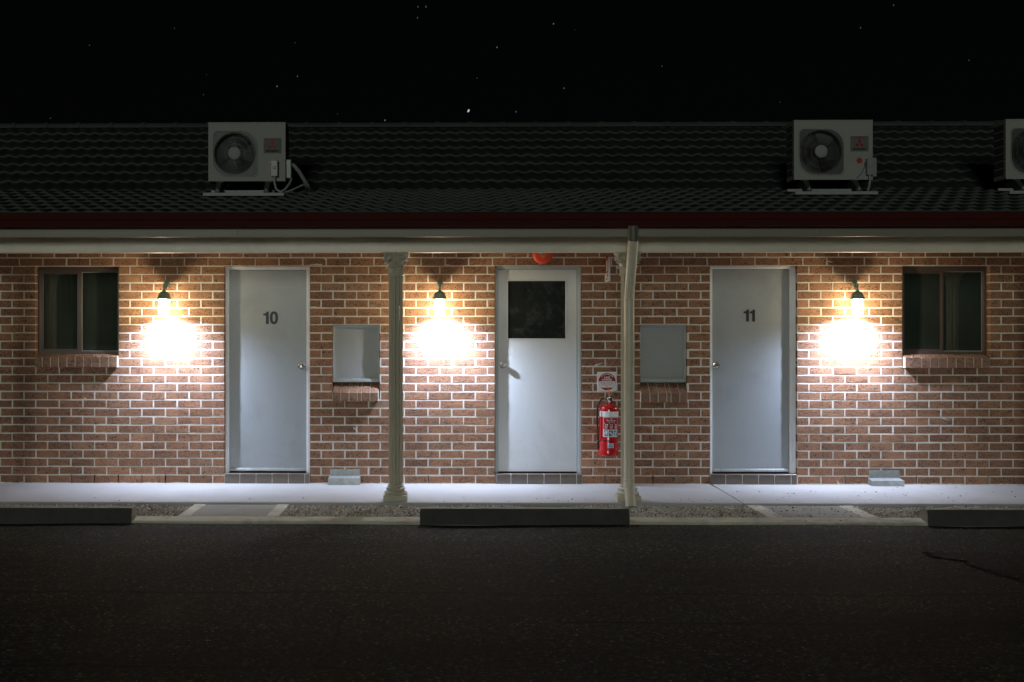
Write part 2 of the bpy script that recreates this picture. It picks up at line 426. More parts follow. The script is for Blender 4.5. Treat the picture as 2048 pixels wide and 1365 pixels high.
    def shell(s, rows, th):
        """closed thin shell from a grid of Vectors, th = offset vector function or constant Vector"""
        nr, nc = len(rows), len(rows[0])
        A = [p for r in rows for p in r]; B = [p + (th(p) if callable(th) else th) for p in A]
        fs = []
        for a in range(nr-1):
            for b in range(nc-1):
                q = (a*nc+b, a*nc+b+1, (a+1)*nc+b+1, (a+1)*nc+b); fs.append(q); fs.append(tuple(i+nr*nc for i in reversed(q)))
        ring = [b for b in range(nc)] + [a*nc+nc-1 for a in range(1, nr)] + [(nr-1)*nc+b for b in range(nc-2, -1, -1)] + [a*nc for a in range(nr-2, 0, -1)]
        for i in range(len(ring)):
            j = (i+1) % len(ring); fs.append((ring[j], ring[i], ring[i]+nr*nc, ring[j]+nr*nc))
        return s.add(A+B, fs)
    def build(s, name, mats, parent=None, smooth=None, label=None, fixn=True):
        me = bpy.data.meshes.new(name)
        me.from_pydata([tuple(q) for q in s.v], [], s.f)
        if not isinstance(mats, (list, tuple)): mats = [mats]
        for m in mats: me.materials.append(m)
        if len(mats) > 1: me.polygons.foreach_set('material_index', s.m)
        if any(q != .5 for q in s.t):
            a = me.attributes.new('tint', 'FLOAT', 'FACE'); a.data.foreach_set('value', s.t)
        if fixn:
            import bmesh
            b = bmesh.new(); b.from_mesh(me); bmesh.ops.recalc_face_normals(b, faces=b.faces); b.to_mesh(me); b.free()
        if smooth:
            me.polygons.foreach_set('use_smooth', [True]*len(me.polygons))
            me.set_sharp_from_angle(angle=R(smooth))
        me.update()
        o = bpy.data.objects.new(name, me); COL.objects.link(o)
        if parent is not None: o.parent = parent
        if label: o['label'] = label
        return o

def tag(o, label, cat, group=None, kind=None):
    o['label'] = label; o['category'] = cat
    if group: o['group'] = group
    if kind: o['kind'] = kind
    return o
def struct(o, kind='structure'): o['kind'] = kind; return o
def empty(name, loc=(0, 0, 0)):
    o = bpy.data.objects.new(name, None); o.empty_display_size = .2; o.location = loc; COL.objects.link(o); return o
def copy_tree(o, parent=None):
    kids = [c for c in list(COL.objects) if c.parent == o]
    c = o.copy(); COL.objects.link(c)
    if parent is not None: c.parent = parent
    for k in kids: copy_tree(k, c)
    return c

def text2d(body, size, bold=.0, ext=0.0, sx=1.0, spacing=1.0):
    cu = bpy.data.curves.new('txt', 'FONT'); cu.body = body; cu.size = size; cu.align_x = 'CENTER'; cu.align_y = 'CENTER'
    cu.offset = bold; cu.resolution_u = 2; cu.space_character = spacing
    o = bpy.data.objects.new('txt', cu); COL.objects.link(o)
    dg = bpy.context.evaluated_depsgraph_get(); me = bpy.data.meshes.new_from_object(o.evaluated_get(dg))
    vs = [(v.co.x*sx, v.co.y) for v in me.vertices]; fs = [tuple(p.vertices) for p in me.polygons]
    bpy.data.objects.remove(o); bpy.data.curves.remove(cu); bpy.data.meshes.remove(me)
    return vs, fs

# ------------------------------------------------------------------ brick wall
PB = 0.0846           # course height
JW = 0.0108           # joint
BL = 0.240            # brick module
XL, XR = -7.5, 9.0
ZH = 26 * PB
op = {}               # openings: x0,x1,row0,row1
op['win1'] = (PX(70.5), PX(237.0), 14, 26)
op['d10'] = (PX(448.8), PX(620.0), 0, 26)
op['h1'] = (PX(664.5), PX(759.0), 10, 19)
op['dm'] = (PX(990.0), PX(1163.6), 0, 26)
op['h2'] = (PX(1280.6), PX(1373.7), 10, 19)
op['d11'] = (PX(1420.0), PX(1594.0), 0, 26)
op['win2'] = (PX(1805.0), PX(1980.0), 14, 26)
D_W = .105            # brick depth shown in the reveals
bricks, mort = MB(), MB()
def put_brick(x0, x1, z0, z1, y0=0.0, depth=D_W, tgt=bricks):
    j = lambda a: random.uniform(-a, a)
    x0 += j(.0022); x1 += j(.0022); z0 += j(.0014); z1 += j(.0014); y0 += j(.0012)
    b = .0025; e = .0030
    n = max(1, int(round((x1 - x0) / .048)))
    ts = [k / n for k in range(n + 1)]
    out = [(x0 + (x1-x0)*t, z0 + (j(.0011) if 0 < t < 1 else 0)) for t in ts] + [(x1 + j(.0012), (z0+z1)/2)]
    out += [(x0 + (x1-x0)*t, z1 + (j(.0011) if 0 < t < 1 else 0)) for t in reversed(ts)] + [(x0 + j(.0012), (z0+z1)/2)]
    mx, mz, hx, hz = (x0+x1)/2, (z0+z1)/2, (x1-x0)/2, (z1-z0)/2
    inn = [(mx + (x-mx)*(1-b/hx), mz + (z-mz)*(1-b/hz)) for x, z in out]
    m = len(out)
    tgt.tint = random.choice([random.gauss(.5, .22), random.gauss(.42, .16), random.random()])
    tgt.tint = min(.99, max(.01, tgt.tint))
    pts = [(x, y0 + j(.0005), z) for x, z in inn] + [(x, y0 + e, z) for x, z in out] + [(x, y0 + depth, z) for x, z in out]
    fs = [tuple(range(m))]
    for i in range(m):
        k = (i+1) % m; fs.append((i, m+i, m+k, k)); fs.append((m+i, 2*m+i, 2*m+k, m+k))
    tgt.add(pts, fs)
def spans(x0, x1, row):
    cur = [(x0, x1)]
    for (a, b, r0, r1) in op.values():
        if not (r0 <= row < r1): continue
        nxt = []
        for (p, q) in cur:
            if b <= p or a >= q: nxt.append((p, q)); continue
            if a > p: nxt.append((p, a))
            if b < q: nxt.append((b, q))
        cur = nxt
    return cur
def joints(anchor, x0, x1):
    k0 = math.ceil((x0 - anchor) / BL); out = []
    x = anchor + k0*BL
    while x < x1: out.append(x); x += BL
    return out
E0 = op['d10'][0]; S3 = op['d10'][1]; S4 = op['dm'][1]; S5 = op['d11'][1]
zones = [(XL, E0, lambda odd: E0 - (.2395 if odd else .1195)),
         (S3, op['dm'][0], lambda odd: S3 + (.1125 if odd else .2335)),
         (S4, op['d11'][0], lambda odd: S4 + (.112 if odd else .236)),
         (S5, XR, lambda odd: S5 + (.120 if odd else .2405))]
weeps = []
for row in range(26):
    z0, z1 = row*PB + JW*.5, (row+1)*PB - JW*.5
    for (za, zb, anc) in zones:
        js = [za] + joints(anc(row % 2 == 1), za, zb) + [zb]
        for a, b in zip(js[:-1], js[1:]):
            a2 = a + JW*.5 if a not in (za,) else a
            b2 = b - JW*.5 if b not in (zb,) else b
            for (p, q) in spans(a2, b2, row):
                if q - p > .028: put_brick(p, q, z0, z1)
        if row == 0: weeps += [x for x in js[1:-1] if random.random() < .55]
for row, anc in ((26, PX(38.7)), (27, PX(14.5)), (28, PX(38.7))):
    js = [XL] + joints(anc, XL, PX(1700)) + [PX(1729) + (BL*.5 if row == 27 else 0) - (.24 if row == 27 else 0)]
    x = js[-1]
    while x < XR: x += .2425; js.append(x)
    js = sorted(js)
    for a, b in zip(js[:-1], js[1:]):
        if b - a > .05: put_brick(a + JW*.5, b - JW*.5, row*PB + JW*.5, (row+1)*PB - JW*.5)
# mortar bed: solid behind the brick faces, 4 mm back from them
MY = .0016
def mbox(x0, x1, z0, z1): mort.box(x0, x1, MY, D_W - .004, z0, z1)
RI = .004
for row0, row1 in ((1, 10), (10, 14), (14, 19), (19, 26)):
    for (p, q) in spans(XL, XR, row0):
        mbox(p + (RI if p > XL else 0), q - (RI if q < XR else 0), row0*PB, row1*PB)
for (p, q) in spans(XL, XR, 0):
    ws = [w for w in weeps if p + .05 < w < q - .05]
    xs = [p + RI] + [v for w in ws for v in (w - .0065, w + .0065)] + [q - RI]
    for a, b in zip(xs[0::2], xs[1::2]): mbox(a, b, -.02, PB)
mbox(XL, XR, ZH, 29*PB)

# ------------------------------------------------------------------ the motel building
motel = empty('motel_building', (0, 0, 0))
tag(motel, 'single storey brown brick motel block with tiled roof, porch posts and doors 10 and 11', 'building')
wall = bricks.build('brick_wall', M_brick, motel, label='brown speckled brick wall with pale mortar')
mort.build('mortar_bed', M_mortar, wall)
rr_ = random.Random(11)
for (p, q) in spans(XL, XR, 0):
    x = p
    while x < q - .1:
        w_ = rr_.uniform(.05, .7); n_ = max(3, int(w_/.03)); 
        if rr_.random() < .7:
            xe_ = min(q, x + w_); top = [(x + (xe_-x)*i/n_, rr_.uniform(.002, .012) if 0 < i < n_ else .001) for i in range(n_+1)]
            d_ = rr_.uniform(.004, .012)
            MB().prism_y([(x, -.002)] + top + [(xe_, -.002)], -d_, -.0004).build('mortar_dropping', M_mortar, wall)
        x += w_
core = MB()
for row0, row1 in ((0, 10), (10, 14), (14, 19), (19, 26)):
    for (p, q) in spans(XL, XR, row0): core.box(p + .006, q - .006, D_W, .26, row0*PB, row1*PB)
core.box(XL, XR, D_W, .26, ZH, 29.5*PB)
core.build('inner_wall', M_core, wall)

def zy(py, Y=0.0, px=895): return P(px, py, Y)[1]

# windows
def window(key, left, label):
    x0, x1, _, _ = op[key]; x0 += .002; x1 -= .002
    yf = .072; zt = ZH - .002; zb = zy(708.5, .075)
    f = MB()
    fw = .030
    f.bbox(x0, x1, yf, .13, zt - .052, zt); f.bbox(x0, x1, yf, .13, zb, zb + .028)
    f.bbox(x0, x0 + fw, yf + .002, .13, zb + .028, zt - .052); f.bbox(x1 - fw, x1, yf + .002, .13, zb + .028, zt - .052)
    w = f.build('window', M_winframe, motel, label=label)
    a, b = x0 + fw, x1 - fw
    m0, m1 = (PX(152.3, .075), PX(162, .075)) if left else (PX(1878.5, .075), PX(1888, .075))
    za, zc = zb + .028, zt - .052
    def sash(u0, u1, y, th):
        s = MB()
        s.bbox(u0, u1, y, y + .02, zc - th, zc); s.bbox(u0, u1, y, y + .02, za, za + th)
        s.bbox(u0, u0 + th, y + .001, y + .02, za + th, zc - th); s.bbox(u1 - th, u1, y + .001, y + .02, za + th, zc - th)
        return s.build('sash', M_winframe, w)
    # the sliding sash sits in front, the fixed light behind it has a pale seal
    if left: s0, s1, g0, g1 = a, m1 - .005, m1, b
    else: s0, s1, g0, g1 = a, m0 + .010, m0 + .012, b
    sash(s0, (m1 if left else m1), yf + .012, .022 if left else .020)
    q = MB(); q.box(m0 + .012, m1 - .012, yf + .004, yf + .013, za, zc); q.build('mullion', M_winframe, w)
    e = MB(); t = .006
    e.box(g0, g1, yf + .034, yf + .040, zc - t, zc); e.box(g0, g1, yf + .034, yf + .040, za, za + t)
    e.box(g0 + .0005, g0 + t, yf + .034, yf + .040, za + t, zc - t); e.box(g1 - t, g1 - .0005, yf + .034, yf + .040, za + t, zc - t)
    e.build('window_seal', M_seal, w)
    p1 = MB(); p1.box(s0 + .02, (m1 if left else m1) - .02, yf + .020, yf + .024, za + .02, zc - .02); p1.build('pane', M_pane, w)
    p2 = MB(); p2.box(g0 + t, g1 - t, yf + .036, yf + .039, za + t, zc - t); p2.build('pane', M_pane, w)
    # curtains with shallow folds behind the glass
    def curtain(u0, u1, y, m, amp):
        rows = []
        n = max(8, int((u1 - u0) / .012))
        for z in (za - .03, zc + .03):
            rows.append([Vector((u0 + (u1-u0)*i/n, y + amp*math.sin(i*1.1) + amp*.6*math.sin(i*.37), z)) for i in range(n + 1)])
        MB().shell(rows, Vector((0, .003, 0))).build('curtain', m, w, smooth=60)
    if left:
        curtain(m0 + .02, x1, .165, M_curtain, .004); curtain(x0, m0 + .01, .20, M_curtain_dark, .006)
    else:
        curtain(x0, m1, .165, M_curtain_dark, .003); curtain(m1, x1, .20, M_curtain_dark, .006)
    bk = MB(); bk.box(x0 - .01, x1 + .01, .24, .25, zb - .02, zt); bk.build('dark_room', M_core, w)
    return w
window('win1', True, 'bronze framed sliding window beside door 10 with a green curtain on its right half')
window('win2', False, 'bronze framed sliding window right of door 11, a porch post mirrored in it')

def sill(key, n_px, ytop, yback, ybot, pf, pb, label, odd=None):
    x0, x1, _, _ = op[key]
    xs = [PX(v, pf) for v in n_px]
    zt, zb, zk = zy(ytop, pf), zy(ybot, pf), zy(yback, pb)
    s = MB(); g = MB()
    for a, b in zip(xs[:-1], xs[1:]):
        a += .0045; b -= .0045
        j = random.uniform(-.0015, .0015)
        prof = [(pf+j, zb+j), (pf+j, zt-.004), (pf+.004+j, zt), (pb, zk), (pb, zb + .004)]
        s.tint = min(.95, max(.05, random.gauss(.5, .18)))
        s.prism_x(prof, a, b)
    w = s.build('window_sill', M_sillb, motel, label=label)
    g.prism_x([(pf+.004, zb+.002), (pf+.004, zt-.006), (pf+.008, zt-.004), (pb+.01, zk-.004), (pb+.01, zb+.003)], xs[0] + .001, xs[-1] - .001)
    g.build('mortar_joint', M_mortar, w)
Z1 = [v/4.267 for v in (297, 360, 430, 498, 570, 640, 712, 782, 852, 925, 1000)]
sill('win1', Z1, 714, 708.3, 735.4, -.05, .08, 'sill of bricks on edge under the left window')
Z2 = [1568 + v/4.267 for v in (1034, 1105, 1175, 1247, 1322, 1395, 1470, 1545, 1620, 1690, 1757)]
sill('win2', Z2, 715.5, 708.3, 736.0, -.05, .08, 'sill of bricks on edge under the right window')
Z3 = [600 + v/4.267 for v in (275, 348, 418, 488, 524, 597, 668)]
sill('h1', Z3, 785.8, 765.5, 803.8, -.05, .10, 'steep brick sill under the hatch beside door 10')
Z4 = [1140 + v/4.267 for v in (605, 683, 753, 827, 863, 937, 1003)]
sill('h2', Z4, 786.3, 765.5, 805.3, -.05, .10, 'steep brick sill under the hatch behind the downpipe')

# small hatches
def hatch(key, l, t, r, b, fl, fr, label):
    x0, x1, _, _ = op[key]; x0 += .002; x1 -= .002
    yf = .030
    zt = 19*PB - .002; zb = zy(765.2, yf)
    p0, p1 = PX(l, .06), PX(r, .06); pz1, pz0 = zy(t, .06), zy(b, .06)
    p = MB(); p.bbox(p0 - .01, p1 + .01, .062, .10, pz0 - .01, pz1 + .01)
    w = p.build('hatch', M_hatch, motel, label=label)
    f = MB()
    f.bbox(x0, x1, yf, .13, pz1 + .012, zt, .004); f.bbox(x0, x1, yf, .13, zb, pz0 - .008, .004)
    f.bbox(x0, p0 - .006, yf + .001, .13, pz0 - .008, pz1 + .012, .004); f.bbox(p1 + .004, x1, yf + .001, .13, pz0 - .008, pz1 + .012, .004)
    f.bbox(p0 - .006, p1 + .004, .046, .10, pz1, pz1 + .012, .002)
    f.bbox(p0 - .006, p0, .047, .10, pz0, pz1, .002); f.bbox(p1, p1 + .004, .047, .10, pz0, pz1, .002)
    f.bbox(p0 - .006, p1 + .004, .046, .10, pz0 - .008, pz0, .002)
    f.build('hatch_frame', M_hatchframe, w)
hatch('h1', 670, 657, 756, 757, 0, 0, 'grey painted hatch between door 10 and the fluted post')
hatch('h2', 1281.6, 655.5, 1367.5, 756.5, 0, 0, 'grey painted hatch between the downpipe and door 11')

# door furniture
def knob(parent, px, py, yl, dark=False):
    x, z = P(px, py, yl - .03)
    k = MB()
    k.lathe([(.001, yl-.0005), (.036, yl-.0005), (.036, yl-.004), (.031, yl-.009), (.014, yl-.012), (.012, yl-.018),
             (.020, yl-.022), (.0275, yl-.031), (.0285, yl-.040), (.024, yl-.047), (.014, yl-.051), (.012, yl-.049), (.001, yl-.049)], (x, 0, z), 28, 'y')
    o = k.build('door_knob', M_steel, parent, smooth=35)
def digits(parent, s, cx, cy, h, yl):
    """heavy grotesque numerals cut as solid plates"""
    x, z = P(cx, cy, yl)
    m = MB(); adv = {'1': .50*h, '0': .66*h}; tot = sum(adv[c] for c in s); cur = x - tot/2
    for c in s:
        if c == '1':
            w = h
            poly = [(.20*w, -.5*w), (.43*w, -.5*w), (.43*w, .5*w), (.27*w, .5*w), (.22*w, .40*w), (.12*w, .345*w), (-.01*w, .335*w), (-.01*w, .185*w), (.20*w, .185*w)]
            m.prism_y([(cur + a, z + b) for a, b in poly], yl - .003, yl)
        else:
            n = 40; cxx = cur + .35*h
            def ell(a, b, p): return [(cxx + a*math.copysign(abs(math.cos(t))**p, math.cos(t)), z + b*math.copysign(abs(math.sin(t))**p, math.sin(t))) for t in [2*math.pi*i/n for i in range(n)]]
            o_, i_ = ell(.325*h, .515*h, .82), ell(.115*h, .325*h, .8)
            vs = [(a, yl-.003, b) for a, b in o_] + [(a, yl-.003, b) for a, b in i_] + [(a, yl, b) for a, b in o_] + [(a, yl, b) for a, b in i_]
            fs = []
            for i in range(n):
                j = (i+1) % n
                fs += [(i, j, n+j, n+i), (i, 2*n+i, 2*n+j, j), (n+i, n+j, 3*n+j, 3*n+i)]
            m.add(vs, fs)
        cur += adv[c]
    m.build('door_number', M_black, parent)
def door(key, leaf, mleaf, mframe, jamb, label, yl=.056, yj=.028):
    x0, x1, _, _ = op[key]; x0 += .003; x1 -= .003
    lx0, lx1, lz1, lz0 = PX(leaf[0], yl), PX(leaf[1], yl), zy(leaf[2], yl), zy(leaf[3], yl)
    d = MB()
    glass = key == 'dm'
    if not glass:
        d.bbox(lx0, lx1, yl, yl + .035, lz0, lz1, .002)
    else:
        gx0, gx1, gz1, gz0 = PX(1016, yl), PX(1130.8, yl), zy(562.5, yl), zy(677.3, yl)
        d.box(lx0, lx1, yl, yl + .035, lz0, gz0); d.box(lx0, lx1, yl, yl + .035, gz1, lz1)
        d.box(lx0, gx0, yl, yl + .035, gz0, gz1); d.box(gx1, lx1, yl, yl + .035, gz0, gz1)
    w = d.build('door', mleaf, motel, label=label)
    if glass:
        b = MB(); e = .010
        for (a, c, u, v) in ((gx0-e, gx1+e, gz1, gz1+e), (gx0-e, gx1+e, gz0-e, gz0)): b.bbox(a, c, yl-.006, yl+.004, u, v, .002)
        for (a, c) in ((gx0-e, gx0), (gx1, gx1+e)): b.bbox(a, c, yl-.0055, yl+.004, gz0, gz1, .002)
        b.build('glazing_bead', mleaf, w)
        g = MB(); g.box(gx0, gx1, yl + .006, yl + .012, gz0, gz1); g.build('door_window', M_film, w)
    f = MB(); st = .0845*1.18
    zt = ZH - .003
    zb = .1015
    xl, xr = lx0 - .003, lx1 + .003
    f.bbox(x0, x1, yj, .13, lz1 + .016, zt, .003)
    f.bbox(x0, x0 + (xl - x0)*.6, yj + .001, .13, zb, lz1 + .016, .003); f.bbox(x1 - (x1 - xr)*.6, x1, yj + .001, .13, zb, lz1 + .016, .003)
    f.box(x0 + (xl - x0)*.6, xl, yl - .014, .13, zb, lz1 + .004); f.box(xr, x1 - (x1 - xr)*.6, yl - .014, .13, zb, lz1 + .004)
    f.box(x0 + (xl - x0)*.6, x1 - (x1 - xr)*.6, yl - .0145, .13, lz1 + .004, lz1 + .016)
    f.build('door_frame', mframe, w)
    k = MB(); k.box(xl, xr, yl + .02, .13, zb, lz1 + .004); k.build('door_stop', M_core, w)
    return w, (lx0, lx1, lz0, lz1)
dA, rA = door('d10', (459.7, 612.3, 541, 943.5), M_grey_door, M_white_frame, 0, 'plain grey door numbered 10 in a white frame')
knob(dA, 602.5, 733, .056); digits(dA, '10', 541.3, 636, .126, .0555)
dB, rB = door('dm', (996.3, 1153, 539.6, 943), M_white_door, M_grey_frame, 0, 'off-white unnumbered door with a dark square window', .054)
knob(dB, 1006.5, 730.5, .054)
dC, rC = door('d11', (1424.5, 1577.5, 540, 943.5), M_grey_door, M_white_frame, 0, 'plain grey door numbered 11 in a white frame')
knob(dC, 1433.8, 731, .056); digits(dC, '11', 1499.5, 631.6, .122, .0555)
for w, r in ((dA, rA), (dC, rC)):
    m = MB(); m.bbox(r[0] + .004, r[1] - .004, .038, .0552, r[2] + .004, r[2] + .026, .003); m.bbox(r[0] + .004, r[1] - .004, .042, .0552, r[2] + .027, r[2] + .034, .002)
    m.build('weather_strip', M_galv, w)
def step(key, jpx, label):
    x0, x1, _, _ = op[key]
    xs = [PX(v, -.012) for v in jpx]; zt = .100
    t = MB(); tp = MB(); g = MB()
    for a, b in zip(xs[:-1], xs[1:]):
        t.bbox(a + .004, b - .004, -.014 + random.uniform(-.001, .001), .006, .003, zt - .008, .0025)
        tp.bbox(a + .004, b - .004, -.019 + random.uniform(-.001, .001), .120, zt - .0065, zt + .001, .003)
    w = t.build('doorstep', M_step, motel, label=label)
    tp.build('step_tread', M_steptop, w)
    g.box(xs[0] + .001, xs[-1] - .001, -.0095, .12, 0.0, zt - .003)
    g.build('grout', M_grout, w)
step('d10', [448.6, 479.5, 512, 544, 576.6, 609.4, 619.2], 'dark tiled doorstep below door 10')
step('dm', [991.5, 1022, 1055, 1088, 1121, 1153.3, 1165], 'dark tiled doorstep below the off-white door')
step('d11', [1420.8, 1451.7, 1485, 1517.3, 1549.7, 1582.5, 1594.4], 'dark tiled doorstep below door 11')

# porch roof: beam, ceiling, fascia, gutter
BZ = 2.26
MB().bbox(XL, XR, -1.21, -1.09, BZ, 2.399, .004).build('porch_beam', M_cream, motel)
c = MB(); c.box(XL, XR, -1.50, .0, 2.400, 2.42); 
cl = c.build('porch_ceiling', M_cream_rough, motel)
x = XL + .45
while x < XR:
    MB().box(x - .016, x + .016, -1.085, -.002, 2.3955, 2.3995).build('cover_strip', M_cream_rough, cl); x += .9
FZ = zy(474.2, -1.515)
fa = MB()
fs_ = [XL, PX(475, -1.51), PX(1640, -1.51), XR]
for a, b in zip(fs_[:-1], fs_[1:]):
    fa.prism_x([(-1.515, FZ), (-1.4985, FZ - .001), (-1.4985, 2.60), (-1.5125, 2.60), (-1.5125, FZ + .010), (-1.515, FZ + .008)], a + .0012, b - .0012)
fa.build('fascia_board', mat('shaded_cream_paint', (.27, .245, .19), .45, var=.06, vs=1.5, fine=25, bump=.05), motel)  # cream fascia darkened in its colour for the weak bounce light it gets
GZ, GT = zy(453.6, -1.63), zy(424.5, -1.63)
def quad(d):
    return [(-1.521 - d*0, GT - .012), (-1.521, GZ + .002), (-1.61, GZ), (-1.622, GZ + .004), (-1.624, GZ + .055), (-1.633, GZ + .066), (-1.633, GT - .006), (-1.628, GT), (-1.620, GT - .003)]
o1 = quad(0); i1 = [(-1.6195, GT - .008), (-1.6285, GT - .008), (-1.629, GZ + .068), (-1.620, GZ + .057), (-1.618, GZ + .006), (-1.609, GZ + .0035), (-1.5245, GZ + .0055), (-1.5245, GT - .012)]
g = MB()
js = [XL, PX(60, -1.63), PX(1010, -1.63), PX(1985, -1.63), XR]
for a, b in zip(js[:-1], js[1:]): g.prism_x(o1 + i1, a + .0007, b - .0007)
gut = g.build('gutter', M_red_gutter, motel, label='dark red metal gutter along the eave')
x = XL + .3
while x < XR:
    MB().box(x, x + .018, -1.626, -1.523, GT - .010, GT - .007).build('gutter_strap', M_galv, gut); x += .9

# tiled roof in two pitches
EAVE = (-1.56, 2.572); BRK = (.70, 3.028); RDG = (2.95, 4.10)
def tile_field(p0, p1, nrows, seed):
    rnd = random.Random(seed)
    (y0, z0), (y1, z1) = p0, p1
    Ls = math.hypot(y1-y0, z1-z0); dy, dz = (y1-y0)/Ls, (z1-z0)/Ls; ny, nz = -dz, dy
    per = .1515; sub = 10; nx = int((XR - XL) / per * sub)
    xs = XL + np.arange(nx+1) * per / sub
    ph = (np.arange(nx+1) % sub) / sub
    off = (PX(871, .7) / per) % 1.0; ph = ((xs / per) - off) % 1.0
    c = np.cos(2*math.pi*ph)
    wv = .020 * np.power((c + 1) / 2, 1.25)
    m = MB(); Lr = Ls / nrows
    tile_id = np.floor(((xs / per) - off + .25) / 2).astype(int)
    tile_id -= tile_id.min()
    for r in range(nrows):
        lift = np.array([rnd.uniform(-.0018, .0018) for _ in range(tile_id.max() + 2)])[tile_id]
        sl = np.array([rnd.uniform(-.003, .003) for _ in range(tile_id.max() + 2)])[tile_id]
        rows = []
        for (s, h, w) in ((r*Lr, .000, 1.0), (r*Lr - .004, .024, 1.0), (r*Lr + .004, .030, 1.0), ((r+.5)*Lr, .016, 1.0), ((r+1)*Lr + .03, -.001, 1.0)):
            ss = s + (sl if s < (r+.4)*Lr else 0*sl); hh = h + wv*w + (lift if h > .01 else 0*lift)
            rows.append([(xs[i], y0 + ss[i]*dy + hh[i]*ny, z0 + ss[i]*dz + hh[i]*nz) for i in range(nx+1)])
        m.mi = 1; m.grid(rows[:2]); m.mi = 0; m.grid(rows[1:])
    return m
tm = tile_field(EAVE, BRK, 7, 1)
roof = tm.build('roof', [M_tile, M_tile_edge], motel, smooth=40, label='dark green-black wavy tiled roof', fixn=False)
tile_field(BRK, RDG, 8, 2).build('upper_roof_slope', [M_tile, M_tile_edge], roof, smooth=40, fixn=False)
u = MB(); u.add([(XL, EAVE[0], EAVE[1]-.02), (XR, EAVE[0], EAVE[1]-.02), (XR, BRK[0], BRK[1]-.02), (XL, BRK[0], BRK[1]-.02), (XL, RDG[0], RDG[1]-.02), (XR, RDG[0], RDG[1]-.02),
                 (XR, 7.5, 2.6), (XL, 7.5, 2.6), (XL, 7.5, 0), (XR, 7.5, 0), (XL, .255, 0), (XR, .255, 0), (XL, .255, 2.5), (XR, .255, 2.5)],
                [(0, 1, 2, 3), (3, 2, 5, 4), (4, 5, 6, 7), (7, 6, 9, 8), (12, 13, 1, 0)])
u.build('roof_underlay', M_core, roof, fixn=False)
rc = MB(); x = XL; k = 0
while x < XR - .01:
    prof = []
    n = 10
    zr = RDG[1] - .012 + (k % 2) * .0; w = .125
    a0 = []
    for i in range(n+1):
        a = math.pi * i / n; a0.append((RDG[0] - w*math.cos(a), zr + .075*math.sin(a)))
    for i in range(n, -1, -1):
        a = math.pi * i / n; a0.append((RDG[0] - (w-.015)*math.cos(a), zr + .058*math.sin(a)))
    rc.prism_x(a0, x + .002, min(x + .41, XR))
    b0 = [(RDG[0] + (y - RDG[0])*1.08, zr + (z - zr)*1.13) for y, z in a0]
    rc.prism_x(b0, x + .375, min(x + .43, XR + .02))
    x += .41; k += 1
rc.build('ridge_cap', mat('ridge_tile', (.06, .07, .064), .85, var=.3, vs=2), roof, smooth=40)
mb = MB(); mb.box(XL, XR, RDG[0] - .095, RDG[0] + .09, RDG[1] - .05, RDG[1] + .005); mb.build('ridge_mortar', M_tile, roof)

